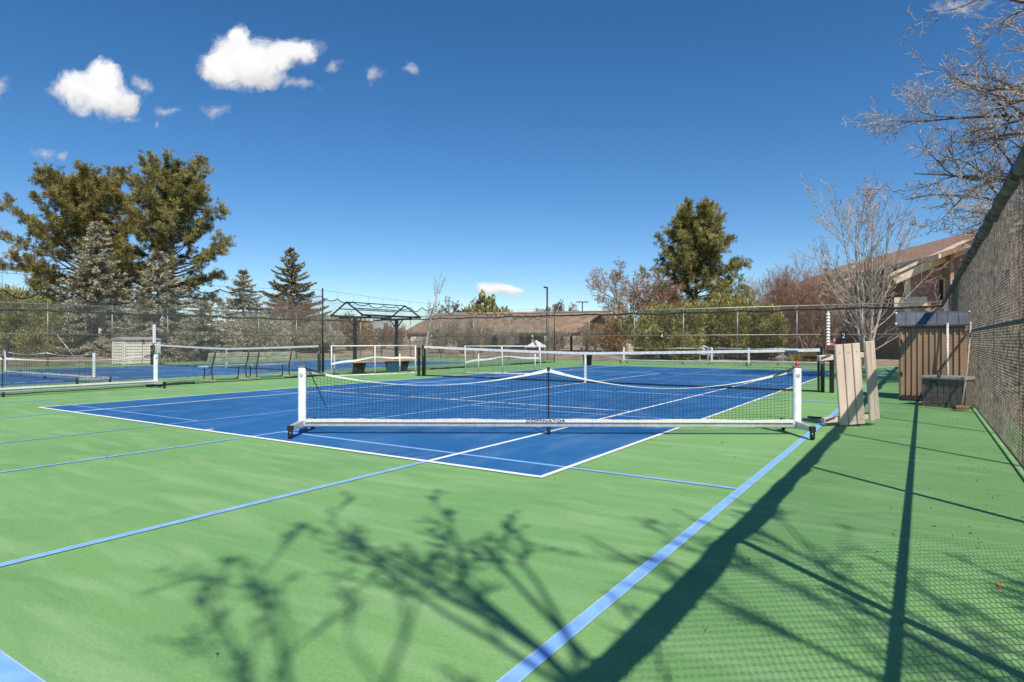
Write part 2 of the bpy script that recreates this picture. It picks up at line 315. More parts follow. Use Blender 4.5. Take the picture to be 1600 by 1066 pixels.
# ------------------------------------------------------------------ ground and courts
def terrain_z(x, y):
    sst = lambda a, b, t: (lambda q: q * q * (3 - 2 * q))(np.clip((t - a) / (b - a), 0, 1))
    z = -.07 + .75 * sst(9.9, 14.5, x) + .25 * sst(0, 12, -28 - x) + .15 * sst(0, 10, y - 31)
    return z + .05 * np.sin(x * .9 + y * .37) * np.cos(y * .7) * (sst(9.9, 12, x) + sst(0, 4, -28 - x) + sst(0, 4, y - 31)).clip(0, 1)
def sheet():
    ax = np.unique(np.concatenate([np.linspace(-900, -120, 10), np.linspace(-120, -32, 30), np.linspace(-32, 9.6, 20), np.linspace(9.6, 24, 40), np.linspace(24, 80, 20), np.linspace(80, 900, 10)]))
    ay = np.unique(np.concatenate([np.linspace(-400, -60, 8), np.linspace(-60, -10, 20), np.linspace(-10, 30, 60), np.linspace(30, 60, 40), np.linspace(60, 160, 30), np.linspace(160, 1200, 14)]))
    X, Y = np.meshgrid(ax, ay, indexing='ij'); Z = terrain_z(X, Y)
    V = np.stack([X, Y, Z], -1).reshape(-1, 3); nx, ny = len(ax), len(ay)
    i, j = np.meshgrid(np.arange(nx - 1), np.arange(ny - 1), indexing='ij'); q = (i * ny + j).ravel()
    return arr_mesh('ground', V, np.stack([q, q + ny, q + ny + 1, q + 1], 1), True)
tag(link('ground', sheet(), G['earth']), kind='structure')
court = MB().box(-28.0, 9.62, -9.6, 30.5, -.12, 0).build('court_surface', G['green']); tag(court, kind='structure')
def flat(name, x0, x1, y0, y1, z, m):
    return MB().add([(x0, y0, z), (x1, y0, z), (x1, y1, z), (x0, y1, z)], [(0, 1, 2, 3)]).build(name, G[m], court)
TL = 23.77
for cx in (0, -18.3):
    flat('blue_court_paint', cx - 5.485, cx + 5.485, 0, TL, .004, 'blue')
    w = .028
    for x in (-5.485, 5.485): flat('white_sideline', cx + x - w, cx + x + w, -w, TL + w, .0085, 'white_line')
    for x in (-4.115, 4.115): flat('white_singles_line', cx + x - w, cx + x + w, w + .002, TL - w - .002, .0085, 'white_line')
    for y in (0, TL): flat('white_baseline', cx - 5.485 + w, cx + 5.485 - w, y - .035, y + .035, .0085, 'white_line')
    for y in (5.485, TL - 5.485): flat('white_service_line', cx - 4.115 + w, cx + 4.115 - w, y - w, y + w, .0085, 'white_line')
    flat('white_centre_line', cx - w, cx + w, 5.485 + w, TL - 5.485 - w, .0085, 'white_line')
    for y in (.035, TL - .135): flat('white_centre_mark', cx - w, cx + w, y, y + .1, .0085, 'white_line')
    for px in (4.1, -4.1):
        for half in (0, 1):
            fy = (lambda y: y) if not half else (lambda y: TL - y)
            def band(x0, x1, y0, y1, long_y):
                a, b_ = sorted((fy(y0), fy(y1)))
                flat('light_blue_line', cx + x0, cx + x1, a, b_, .0062, 'sky_line')
                if half == 0 and cx == 0 and px > 0:
                    e = .007
                    if long_y:
                        flat('line_edge', cx + x0 - e, cx + x0, a, b_, .0062, 'pale_line'); flat('line_edge', cx + x1, cx + x1 + e, a, b_, .0062, 'pale_line')
                    else:
                        flat('line_edge', cx + x0, cx + x1, a - e, a, .0062, 'pale_line'); flat('line_edge', cx + x0, cx + x1, b_, b_ + e, .0062, 'pale_line')
            h = .027
            for sx in (-3.05, 3.05): band(px + sx - (.031 if sx > 0 and px > 0 else .02), px + sx + (.031 if sx > 0 and px > 0 else .02), -4.04, 9.37, True)
            band(px - h, px + h, -4.04, .53, True); band(px - h, px + h, 4.79, 9.37, True)
            for y in (.53, 4.79): band(px - 3.03, px + 3.01, y - .02, y + .02, False)
            for y in (-4.04, 9.37): band(px - 3.03, px + 3.01, y - .045, y + .045, False)

MARK = mat('orange paint mark', (.75, .22, .05), .7, var=.1)
p = gnd(1561, 915); flat('orange_paint_mark', p[0] - .007, p[0] + .008, p[1] - .06, p[1] + .02, .005, 'white_line').data.materials[0] = MARK
# ------------------------------------------------------------------ fences
rng = np.random.default_rng(7)
def chain_link(L_, z0, z1, pitch, off):
    P0, P1 = [], []
    H = z1 - z0
    for s in np.arange(-H, L_, pitch):
        a, b = max(0, -s), min(H, L_ - s)
        if b > a:
            P0.append((s + a, off, z0 + a)); P1.append((s + b, off, z0 + b))
            P0.append((L_ - s - a, -off, z0 + a)); P1.append((L_ - s - b, -off, z0 + b))
    return np.array(P0), np.array(P1)
def fence(label, A, B, posts, H, mid, wire, wr, pipe, pitch=.072, roll=None, rollmat='screen', post_r=.035, group='chain link fences round the courts', po=.045, woven=None):
    A = np.array(A, float); B = np.array(B, float); L_ = np.linalg.norm(B - A); rz = math.atan2(B[1] - A[1], B[0] - A[0])
    t = thing('chain_link_fence', label, 'fence', (A[0], A[1], 0), rz, group)
    for s in posts:
        MB().tube((s, po, -.06), (s, po, H + .03), post_r, n=10).lathe([(post_r * 1.15, 0), (post_r * 1.15, .02), (post_r * .6, .045), (.004, .055)], (s, po, H + .03), 10).build('post', pipe, t, True)
    MB().tube((0, .045, H), (L_, .045, H), .026, n=8).build('top_rail', pipe, t, True)
    if mid: MB().tube((0, .03, mid), (L_, .03, mid), .025, n=8).build('mid_rail', pipe, t, True)
    MB().tube((0, .02, .06), (L_, .02, .06), .012, n=6).build('bottom_wire', pipe, t, True)
    P0, P1 = chain_link(L_, .05, H, pitch, wr)
    if woven:   # interlocked zigzag wires where the fence is close enough to show its weave
        a, b = woven; hp = pitch / 2
        keep = (np.maximum(P0[:, 0], P1[:, 0]) < a) | (np.minimum(P0[:, 0], P1[:, 0]) > b); P0, P1 = P0[keep], P1[keep]
        zs = np.arange(.05, H, hp); W0, W1 = [], []
        for i, s0 in enumerate(np.arange(a - H * .5, b + H * .5, hp)):
            k = np.arange(len(zs)); x = s0 + ((k + i) % 2) * (hp + .004); g = np.stack([x, np.where((k + i) % 2 == 0, .0045, -.0045), zs], 1); W0.append(g[:-1]); W1.append(g[1:])
        P0 = np.concatenate([P0] + W0); P1 = np.concatenate([P1] + W1)
    stuff_tubes('chain_link_mesh', P0, P1, wr, wr, 3, wire, t)
    if roll:
        rr, drop, sag, gap = roll
        edges = [0] + list(posts) + [L_]
        edges = sorted(set(round(e, 3) for e in edges))
        for a, b in zip(edges[:-1], edges[1:]):
            if b - a < .5: continue
            n = 16; sg = sag * rng.uniform(.5, 1.3); tt = np.linspace(0, 1, n)
            ph = rng.uniform(0, 6, 4)
            pts = [(a + (b - a) * q, .03 + .012 * math.sin(q * 9 + ph[0]), H - drop - sg * 4 * q * (1 - q) + .012 * math.sin(q * 17 + ph[1])) for q in tt]
            rs = [rr * (.92 + .1 * math.sin(q * 7 + ph[2]) * math.sin(q * 13 + ph[3]) + rng.uniform(-.03, .03)) * (.82 if i in (0, n - 1) else 1) for i, q in enumerate(tt)]
            r_ = MB().path(pts, rs, 10, 1.12).build('windscreen_roll', G[rollmat], t, True)
            st = MB()
            for q in (.03, .35, .66, .97):
                k = int(q * (n - 1)); p = pts[k]
                st.tube((p[0] - .012, p[1], p[2]), (p[0] + .012, p[1], p[2]), rs[k] * 1.16, n=10, cap=False)
                st.tube((p[0], .02, p[2] + rs[k]), (p[0], .045, H), .006, n=4)
            tag(st.build('tie', G['dark_steel'], r_), kind='stuff')
    return t
PY = [-7.9, -5.16, -2.41, .40, 3.09, 5.78, 8.5, 11.25, 14.0, 16.75, 19.5, 22.25, 25.0, 27.7, 30.1]
fence('tall chain link fence with a thick rolled windscreen along its top, beside the shed', (9.25, -9.3), (9.25, 30.1), [y + 9.3 for y in PY], 3.0, 1.45, G['wire'], .0025, G['fence_pole'], roll=(.074, .05, .022, 0), post_r=.03, po=-.045, pitch=.072, woven=(3.3, 27.5))
bx = np.arange(-26.7, 9, 2.97)
fence('long chain link fence carrying the small black court number plates', (-27.55, 30.1), (9.25, 30.1), [0] + [x + 27.55 for x in bx if x < 8.7], 3.05, 1.56, G['dark_wire'], .0019, G['galv'], roll=(.05, .17, .06, 0), rollmat='green_screen', post_r=.03)
fence('chain link fence behind the beige storage shed', (-27.55, -9.3), (-27.55, 30.1), [y + 9.3 for y in np.arange(-9.3, 30, 2.93)], 3.05, 1.58, G['dark_wire'], .0019, G['galv'], roll=(.05, .30, .06, 0), rollmat='green_screen', post_r=.03)

# barrier net between the two courts, hung from a cable in scallops
def divider():
    X = -9.35; y0, y1 = -8.5, 26.6
    t = thing('barrier_net', 'black barrier net hung in scallops from a cable between the two courts', 'net', (X, 0, 0))
    def cable(y):
        s = 0
        for a, b in ((y0, 9.9), (9.9, y1)):
            if a <= y <= b: q = (y - a) / (b - a); s = 3.05 - .22 * 4 * q * (1 - q)
        return s
    for y, h in ((y0, 3.1), (9.9, 3.12), (y1, 3.1)):
        MB().tube((0, y, 0), (0, y, h), .026, n=10).build('post', G['dark_steel'], t, True)
    ys = np.linspace(y0, y1, 90)
    MB().path([(0, y, cable(y)) for y in ys], .004, 5).build('cable', G['dark_steel'], t)
    hooks = np.linspace(y0, y1, 47); hs = hooks[1] - hooks[0]
    rg = np.random.default_rng(3); dips = rg.uniform(.12, .30, 48); dips[18:30] *= .5
    droop = lambda y: .18 + .10 * math.sin(y * .55 + 1) + (.10 if y < 4 else 0)
    def top(y):
        k = int((y - y0) / hs * .99999); q = (y - hooks[k]) / hs
        return cable(y) - droop(y) - dips[k] * 4 * q * (1 - q)
    fold = lambda y, z: .05 * math.sin(y * 3.1) * (1 - z / 3) + .03 * math.sin(y * 7.3 + z)
    cell = .05; P0, P1 = [], []
    cols = np.arange(y0, y1, cell); T = np.array([top(y) for y in cols])
    rows = np.linspace(.0, 1, 5)
    nr = 52
    grid = np.zeros((len(cols), nr + 1, 3))
    for i, y in enumerate(cols):
        for k in range(nr + 1):
            z = .015 + (T[i] - .015) * k / nr; grid[i, k] = (fold(y, z), y, z)
    st = 4
    P0.append(grid[:, :-st:st].reshape(-1, 3)); P1.append(grid[:, st::st].reshape(-1, 3))
    P0.append(grid[:-2:2].reshape(-1, 3)); P1.append(grid[2::2].reshape(-1, 3))
    stuff_tubes('net_mesh', np.concatenate(P0), np.concatenate(P1), .0029, .0029, 3, G['grey_cord'], t)
    yy = np.linspace(y0, y1 - .01, 47 * 8)
    MB().path([(fold(y, 2.5), y, top(y)) for y in yy], .017, 5).build('top_rope', G['cord'], t)
    hk = MB()
    for y in hooks[1:-1]: hk.tube((fold(y, 2.5), y, top(y)), (0, y, cable(y)), .004, n=4)
    tag(hk.build('hanger', G['cord'], t), kind='stuff')
    # slack bottom lying in folds on the paint
    for a, b in ((3.9, 5.2), (8.4, 10.6), (15.8, 18.2), (22, 25.5)):
        n = 26; q = np.linspace(a, b, n)
        MB().path([(.06 * math.sin(y * 5), y, .03) for y in q], [.03 + .04 * abs(math.sin(y * 2.7 + a)) for y in q], 7, .6).build('net_fold', G['cord'], t, True)
    MB().path([(fold(y, 0), y, .012) for y in yy[::3]], .012, 5).build('bottom_rope', G['cord'], t)
divider()

# ------------------------------------------------------------------ nets
def mesh_net(name, x0, x1, top, z0, cell, r, mat_, parent, y=0.0, rows=None):
    xs = np.arange(x0, x1 + 1e-6, cell); T = np.array([top(x) for x in xs]); nr = rows or int(round((T.max() - z0) / cell))
    g = np.zeros((len(xs), nr + 1, 3))
    for k in range(nr + 1): g[:, k] = np.stack([xs, np.full(len(xs), y), z0 + (T - z0) * k / nr], 1)
    sp = max(1, nr // 3)
    P0 = np.concatenate([g[:, 0], g[:-2:2].reshape(-1, 3)]); P1 = np.concatenate([g[:, nr], g[2::2].reshape(-1, 3)])
    return stuff_tubes(name, P0, P1, r, r, 3, mat_, parent)
def strip(pts, hs, th):
    m = MB(); V = []
    for (x, y, z), h in zip(pts, hs): V += [(x, y - th, z - h), (x, y - th, z), (x, y + th, z), (x, y + th, z - h)]
    n = len(pts); fs = [(4 * i + k, 4 * i + (k + 1) % 4, 4 * i + 4 + (k + 1) % 4, 4 * i + 4 + k) for i in range(n - 1) for k in range(4)] + [(0, 1, 2, 3), (4 * n - 4, 4 * n - 3, 4 * n - 2, 4 * n - 1)]
    return m.add(V, fs)
def caster(parent, x, y, ztop):
    c = MB().box(x - .022, x + .022, y - .022, y + .022, ztop - .02, ztop + .012).box(x - .026, x - .018, y - .02, y + .02, .03, ztop - .02).box(x + .018, x + .026, y - .02, y + .02, .03, ztop - .02).build('caster', G['dark_steel'], parent)
    MB().tube((x - .016, y, .035), (x + .016, y, .035), .035, n=14).build('wheel', G['rubber'], c, True)
def portable_net(label, c, rz, sagL=.23, sagR=.27, fine=True, lettering=False, redcap=False, group='portable pickleball nets on wheeled stands'):
    t = thing('portable_pickleball_net', label, 'net', (c[0], c[1], 0), rz, group)
    Lh = 3.33
    MB().box(-Lh, Lh, -.032, .032, .10, .168, ch=.012).build('base_tube', G['alu'], t)
    for s in (-1, 1):
        x = s * Lh
        pts = []
        f = MB().prism([(-.46, .115), (-.46, .165), (-.03, .19), (.03, .19), (.46, .165), (.46, .115), (.03, .09), (-.03, .09)], 'x', x - .03, x + .03).build('foot', G['alu'], t)
        for y in (-.44, .44):
            MB().box(x - .034, x + .034, y - .025, y + .025, .108, .172).build('end_cap', G['rubber'], f)
            caster(t, x, y, .11)
        p = MB().box(x - .052, x + .052, -.03, .03, .16, .905, ch=.02).build('post', G['vinyl'], t)
        MB().box(x - .056, x + .056, -.034, .034, .905, .925, ch=.006).build('post_cap', G['galv'], p)
        MB().lathe([(.026, 0), (.028, .004), (.021, .006)], (0, 0, 0), 14).build('badge', G['alu'], p).matrix_local = Matrix.Translation((x, -.031, .80)) @ Matrix.Rotation(R(90), 4, 'X')
        if redcap and s == 1: MB().lathe([(.022, 0), (.026, .015), (.018, .04), (.008, .045), (.008, .07)], (x, 0, .925), 10).build('knob', G['red'], p, True)
    caster(t, 0, -.02, .1)
    def top(x):
        q = (x + Lh) / Lh if x < 0 else x / Lh
        za, zb, sg = (.895, .885, sagL) if x < 0 else (.885, .895, sagR)
        return za + (zb - za) * q - 4 * sg * q * (1 - q)
    MB().tube((0, .012, .17), (0, .012, .885), .009, n=8).box(-.018, .018, -.016, .022, .86, .905).build('centre_rod', G['dark_steel'], t)
    mesh_net('net_mesh', -Lh + .06, Lh - .06, top, .20, .047 if fine else .06, .0021, G['cord'], t, 0, 15 if fine else 12)
    n = 61; xs = np.linspace(-Lh + .14, Lh - .14, n)
    def hw(x):
        q = (x + Lh) / Lh if x < 0 else x / Lh
        return .005 + .045 * abs(2 * q - 1) ** 3
    strip([(x, 0, top(x) + .004) for x in xs], [hw(x) for x in xs], .004).build('top_tape', G['tape'], t)
    for s in (-1, 1):
        a, b = s * (Lh - .05), s * (Lh - .32); MB().path([(a, -.012, .895), (b, -.012, top(b) - .006)], [.016, .011], 5, .5).build('tension_strap', G['dark_steel'], t)
    MB().path([(-Lh + .1, -.02, .86), (-Lh + .22, -.03, .62), (-Lh + .34, -.03, .36)], [.011, .012, .009], 5, .5).build('loose_strap', G['dark_steel'], t)
    xs2 = np.linspace(-Lh + .06, Lh - .06, 80); rg = np.random.default_rng(5)
    hz = [.210 + .006 * math.sin(x * 4) + rg.uniform(-.003, .003) for x in xs2]
    strip([(x, -.046, z) for x, z in zip(xs2, hz)], [z - .168 for z in hz], .006).build('bottom_hem', G['dirty_tape'], t)
    if lettering:
        me = text_mesh('DOMINATOR', .068); o = link('lettering', me, G['black_sign'], t); o.location = (-.04, -.055, .189); o.rotation_euler = (R(90), 0, 0); o.scale = (1.28, .75, 1)
    return t
c0 = gnd(857, 679)
portable_net('portable pickleball net with a sagging tape and red knob, standing askew beside the upended bench', c0, -YAW - .012, lettering=True, redcap=True)
p1 = gnd(240, 606)
portable_net('portable pickleball net parked lengthwise against the black barrier net', (p1[0] + .05, p1[1] - 3.3), R(90), .12, .12)
p2 = gnd(146, 599)
portable_net('portable pickleball net set square across the blue court beyond the barrier net', (p2[0] - 3.3, p2[1]), 0, .1, .1, False)
portable_net('portable pickleball net parked before the fence plate numbered 4', (-2.15, 27.6), 0, .06, .06, False)
portable_net('portable pickleball net parked close to the fence, near the plate numbered 2', (2.3, 29.0), 0, .05, .05, False)

def tennis_net(label, cx, blue_badge=False):
    t = thing('tennis_net', label, 'net', (cx, TL / 2, 0), 0, 'full size tennis nets')
    Lh = 6.4
    top = lambda x: .914 + .156 * (abs(x) / Lh) ** 1.25
    for s in (-1, 1):
        p = MB().tube((s * Lh, 0, 0), (s * Lh, 0, 1.08), .045, n=12).lathe([(.05, 0), (.05, .015), (.02, .03)], (s * Lh, 0, 1.08), 12).build('post', G['dark_steel'], t, True)
        MB().box(s * (Lh + .2) - .05, s * (Lh + .2) + .05, -.05, .05, 0, 1.02, ch=.02).build('post_pad', G['rubber'], t)
        MB().box(s * Lh - .03, s * Lh + .03, -.11, -.045, .7, .82, ch=.01).tube((s * Lh, -.1, .76), (s * Lh, -.2, .68), .009, n=6).build('winder', G['galv'], p)
    mesh_net('net_mesh', -Lh + .05, Lh - .05, top, .03, .05, .0019, G['cord'], t, 0, 20)
    xs = np.linspace(-Lh + .06, Lh - .05, 50)
    strip([(x, 0, top(x) + .004) for x in xs], [.075] * 50, .011).build('top_band', G['tape'], t)
    strip([(x, 0, .05) for x in xs], [.04] * 50, .012).build('bottom_hem', G['cord'], t)
    for s in (-1, 1): MB().box(s * (Lh - .09) - .025, s * (Lh - .09) + .025, -.012, .012, .05, .97).build('side_hem', G['cord'], t)
    MB().box(-.03, .03, -.016, .016, 0, .925).build('centre_strap', G['tape'], t)
    if blue_badge: MB().box(5.55, 5.85, -.016, -.012, .965, 1.02).build('badge', G['navy'], t)
    return t
tennis_net('long tennis net with a blue badge on its white band, ending near the upended bench', 0, True)
tennis_net('long tennis net beyond the barrier net, ending near the beige storage shed', -18.3)

# ------------------------------------------------------------------ benches
def bench(label, x, y, rz, Lb=1.8):
    t = thing('park_bench', label, 'bench', (x, y, 0), rz, 'park benches beside the barrier net')
    for k in range(3): MB().box(-Lb / 2, Lb / 2, .04 + k * .135, .16 + k * .135, .43, .47, ch=.008).build('seat_plank', G['seat_wood'], t)
    for k in range(2):
        M = Matrix.Translation((0, -.03 - k * .035, .585 + k * .155)) @ Matrix.Rotation(R(13), 4, 'X'); MB().box(-Lb / 2 + .02, Lb / 2 - .02, -.018, .018, 0, .14, M, ch=.008).build('back_plank', G['grey_wood'], t)
    for s in (-1, 1):
        xx = s * (Lb / 2 - .2)
        MB().path([(xx, .40, .43), (xx, .365, .3), (xx, .385, .15), (xx, .42, .02)], .02, 7).build('leg', G['dark_steel'], t, True)
        MB().path([(xx, -.14, .90), (xx, -.07, .66), (xx, .0, .45), (xx, .03, .3), (xx, .0, .15), (xx, -.05, .02)], .02, 7).path([(xx, .0, .42), (xx, .42, .42)], .018, 7).build('leg', G['dark_steel'], t, True)
        MB().box(xx - .07, xx + .07, -.14, .5, 0, .045, ch=.012).build('foot_slab', G['concrete'], t)
    return t
bp = gnd(357, 600)
bench('bleached plank park bench behind the barrier net, the one farther from the frame shelter', -9.98, (atX(323, 580, -9.98)[1] + atX(392, 580, -9.98)[1]) / 2, R(94), 1.62)
bench('bleached plank park bench behind the barrier net, the one closer to the frame shelter', -9.98, (atX(395, 580, -9.98)[1] + atX(457, 580, -9.98)[1]) / 2, R(87), 1.62)

def upended_bench():
    base = gnd(1314, 667); t = thing('upended_bench', 'tan plank bench stood on its end on the green paint before the shed', 'bench', (base[0], base[1], 0), -YAW + R(4))
    # local x: along the seat width (to the right), y: away, z: up (the bench's length)
    tilt = Matrix.Rotation(R(-4.2), 4, 'Y')
    for k in range(3): MB().box(k * .131, k * .131 + .117, 0, .04, .012 + .0 * k, 1.205, tilt, ch=.007).build('seat_plank', G['tan_wood'], t)
    bk = tilt @ Matrix.Translation((.49, .02, 0)) @ Matrix.Rotation(R(33), 4, 'Z')
    for k in range(2):
        p = MB().box(k * .15, k * .15 + .128, 0, .042, .035, 1.215, bk, ch=.007).build('back_plank', G['tan_wood'], t)
    for z in (.10, 1.02):
        MB().box(-.22, .46, .045, .13, z - .04, z + .04, tilt, ch=.006).build('cross_board', G['tan_wood'], t)
        MB().path([tilt @ Vector(q) for q in ((-.14, .14, z), (-.1, .3, z), (-.2, .46, z), (-.2, .52, z))], .018, 7).path([tilt @ Vector(q) for q in ((.30, .14, z), (.27, .3, z), (.34, .46, z), (.34, .52, z))], .018, 7).path([tilt @ Vector(q) for q in ((.36, .09, z + .055), (.5, .05, z + .06), (.60, .20, z + .06), (.68, .30, z + .06))], .014, 6).build('iron_bracket', G['dark_steel'], t, True)
        MB().path([tilt @ Vector(q) for q in ((-.2, .03, z + .01), (-.05, .035, z + .05))], .012, 6).build('bolt_strap', G['dark_steel'], t)
    for k in range(3):
        for z in (.1, 1.08): MB().tube(tilt @ Vector((k * .131 + .058, -.004, z)), tilt @ Vector((k * .131 + .058, .003, z)), .008, n=8).build('bolt', G['galv'], t)
upended_bench()

# ------------------------------------------------------------------ frame shelter with its seat, goal frames
def shelter():
    t = thing('shade_shelter', 'bare black gable frame of a shade shelter on two posts between the courts', 'shelter', (-10.05, 11.6, 0))
    Ln = 3.3; ez, rz_ = 2.16, 2.74; hw = .85
    for y in (.45, 2.75):
        MB().box(-.06, .06, y - .06, y + .06, 0, ez - .05, ch=.012).build('post', G['dark_steel'], t)
        MB().box(-hw, hw, y - .04, y + .04, ez - .05, ez + .03).tube((-.35, y, ez - .05), (0, y, ez - .4), .025, n=6).tube((.35, y, ez - .05), (0, y, ez - .4), .025, n=6).build('cross_beam', G['dark_steel'], t)
    for s in (-1, 1): MB().box(s * hw - .04, s * hw + .04, 0, Ln, ez + .03, ez + .10).build('eave_beam', G['dark_steel'], t)
    for y in (.03, Ln - .03):
        for s in (-1, 1): MB().tube((s * hw, y, ez + .08), (0, y, rz_), .032, n=6).build('rafter', G['dark_steel'], t)
    MB().tube((0, 0, rz_), (0, Ln, rz_), .022, n=6).build('ridge_pole', G['dark_steel'], t)
    for s in (-1, 1): MB().tube((s * hw * .5, 0, (ez + rz_) / 2 + .04), (s * hw * .5, Ln, (ez + rz_) / 2 + .04), .02, n=6).build('purlin', G['dark_steel'], t)
    b = thing('plank_bench', 'orange brown board seat on black wedge supports under the frame shelter', 'bench', (-9.55, 11.3, 0))
    for k in range(4): MB().box(-.28 + k * .145, -.28 + k * .145 + .135, 0, 3.5, .42, .47, ch=.008).build('seat_board', G['orange_wood'], b)
    for y in (.55, 2.95):
        MB().prism([(-.28, .42), (.28, .42), (.14, .03), (-.14, .03)], 'y', y - .06, y + .06).tube((-.34, y, .02), (.34, y, .02), .022, n=6).build('wedge_leg', G['dark_steel'], b)
    MB().prism([(-.22, .41), (.22, .41), (.13, 0), (-.13, 0)], 'y', -.26, .26, Matrix.Translation((-9.25, 13.35, 0))).box(-9.49, -9.01, 13.07, 13.63, .41, .44).build('blue_bin', G['navy']); tag(bpy.data.objects['blue_bin'], 'small dark blue tapered bin under the orange brown seat', 'bin')
shelter()
def goal(label, A, B, h, lean):
    A = np.array(A); B = np.array(B); L_ = float(np.linalg.norm((B - A)[:2])); t = thing('pipe_net_frame', label, 'frame', (A[0], A[1], 0), math.atan2(B[1] - A[1], B[0] - A[0]), 'white pipe practice frames near the tennis net')
    for x in (0, L_ / 2, L_):
        MB().tube((x, 0, .03), (x + lean, .0, h), .021, n=8).build('upright', G['pvc'], t, True)
    MB().tube((-.03 + lean, 0, h), (L_ + .03 + lean, 0, h), .021, n=8).build('top_pipe', G['pvc'], t, True)
    MB().tube((-.03, 0, .03), (L_ + .03, 0, .03), .02, n=8).build('bottom_pipe', G['pvc'], t, True)
    for x in (0, L_ / 2, L_):
        MB().tube((x, 0, .03), (x, .7, .03), .027, n=8).build('foot_pipe', G['pvc'], t, True)
    for x in (.3, L_ - .35): MB().tube((x, .68, .03), (x, .68, .75), .024, n=8).build('rear_upright', G['pvc'], t, True)
    xs = np.linspace(0, L_, 26)
    strip([(x, .03, .62 + .12 * math.sin(math.pi * x / L_) - .16 * (1 - x / L_) + .02 * math.sin(x * 5)) for x in xs], [.055 + .02 * math.sin(x * 3) for x in xs], .012).build('slack_band', G['tape'], t)
    mesh_net('net_mesh', .03, L_ - .03, lambda x: .5, .05, .06, .0013, G['cord'], t, .05, 7)
goal('white pipe practice frame standing before the orange brown shelter seat', gnd(518, 588.5), gnd(649, 584.5), 1.07, .0)
g2a, g2b = gnd(728, 584), gnd(845, 585.5)
goal('white pipe practice frame standing clear of the shelter, behind the tennis net band', g2a, g2b, 1.05, -.04)

# ------------------------------------------------------------------ shed, deck box, broom, poles
def shed():
    x0, x1, y0, y1, H = 8.02, 9.17, 10.87, 11.75, 1.62
    t = thing('garden_shed', 'brown ribbed metal garden shed with a slate blue roof in the fence corner', 'shed', (x0, y0, 0)); w, d = x1 - x0, y1 - y0
    MB().box(-.03, w + .03, -.03, d + .03, 0, .06).build('base_frame', G['shed_dark'], t)
    n = 11; pw = w / n
    for k in range(n):
        a = k * pw
        MB().prism([(a + .003, .0), (a + .014, -.026), (a + .040, -.026), (a + .052, 0), (a + pw - .003, 0), (a + pw - .003, .02), (a + .003, .02)], 'z', .06, H).build('wall_panel', G['shed'], t)
    for s, xx in ((-1, 0), (1, w)):
        for k in range(4):
            a = .03 + k * (d - .03) / 4; b_ = a + (d - .03) / 4 - .008
            MB().prism([(xx, a), (xx + s * .018, a + .015), (xx + s * .018, a + .04), (xx, a + .055), (xx, b_), (xx - s * .02, b_), (xx - s * .02, a)], 'z', .06, H).build('wall_panel', G['shed'], t)
    MB().box(.0, w, d, d + .02, .06, H).build('rear_wall', G['shed'], t)
    MB().box(.0, w, -.036, -.028, H - .1, H).build('header_board', G['shed_dark'], t)
    MB().box(-.012, .012, -.036, -.028, .06, H - .1).build('door_trim', G['shed_dark'], t)
    # gambrel roof, seamed panels
    rp = [(-.07, H - .02), (.10, H + .22), (d / 2, H + .27), (d - .10, H + .22), (d + .07, H - .02)]
    m = 7; sw = (w + .14) / m
    for k in range(m):
        a = -.07 + k * sw
        for q in range(4):
            (ya, za), (yb, zb) = rp[q], rp[q + 1]
            r = MB().add([(a + .004, ya, za), (a + sw - .004, ya, za), (a + sw - .004, yb, zb), (a + .004, yb, zb), (a + .004, ya, za - .02), (a + sw - .004, ya, za - .02), (a + sw - .004, yb, zb - .02), (a + .004, yb, zb - .02)], [(0, 1, 2, 3), (7, 6, 5, 4), (0, 4, 5, 1), (1, 5, 6, 2), (2, 6, 7, 3), (3, 7, 4, 0)]).build('roof_panel', G['roof_metal'], t)
            MB().tube((a, ya, za + .004), (a, yb, zb + .004), .008, n=5).build('seam', G['roof_metal'], r)
    MB().prism([(-.04, H - .01), (.11, H + .19), (d / 2, H + .235), (d - .11, H + .19), (d + .04, H - .01)], 'x', .002, w - .002).build('gable', G['shed_dark'], t)
    MB().box(-.09, w + .09, -.095, -.07, H - .05, H - .015).build('eave_trim', G['roof_metal'], t)
    for x in (-.07, w + .07):
        for (y, z) in ((-.08, H), (.10, H + .235)):
            MB().lathe([(.004, -.026), (.02, -.018), (.026, 0), (.02, .018), (.004, .026)], (x, y, z), 10).build('end_cap', G['pvc'], t, True)
    MB().prism([(0, 0), (-.32, 0), (-.32, .03), (0, .10)], 'x', .03, .58, Matrix.Identity(4)).build('ramp', G['dark_steel'], t)
    for z in (.5, 1.2): MB().box(.014, .05, -.036, -.027, z, z + .09).build('hinge', G['dark_steel'], t)
shed()
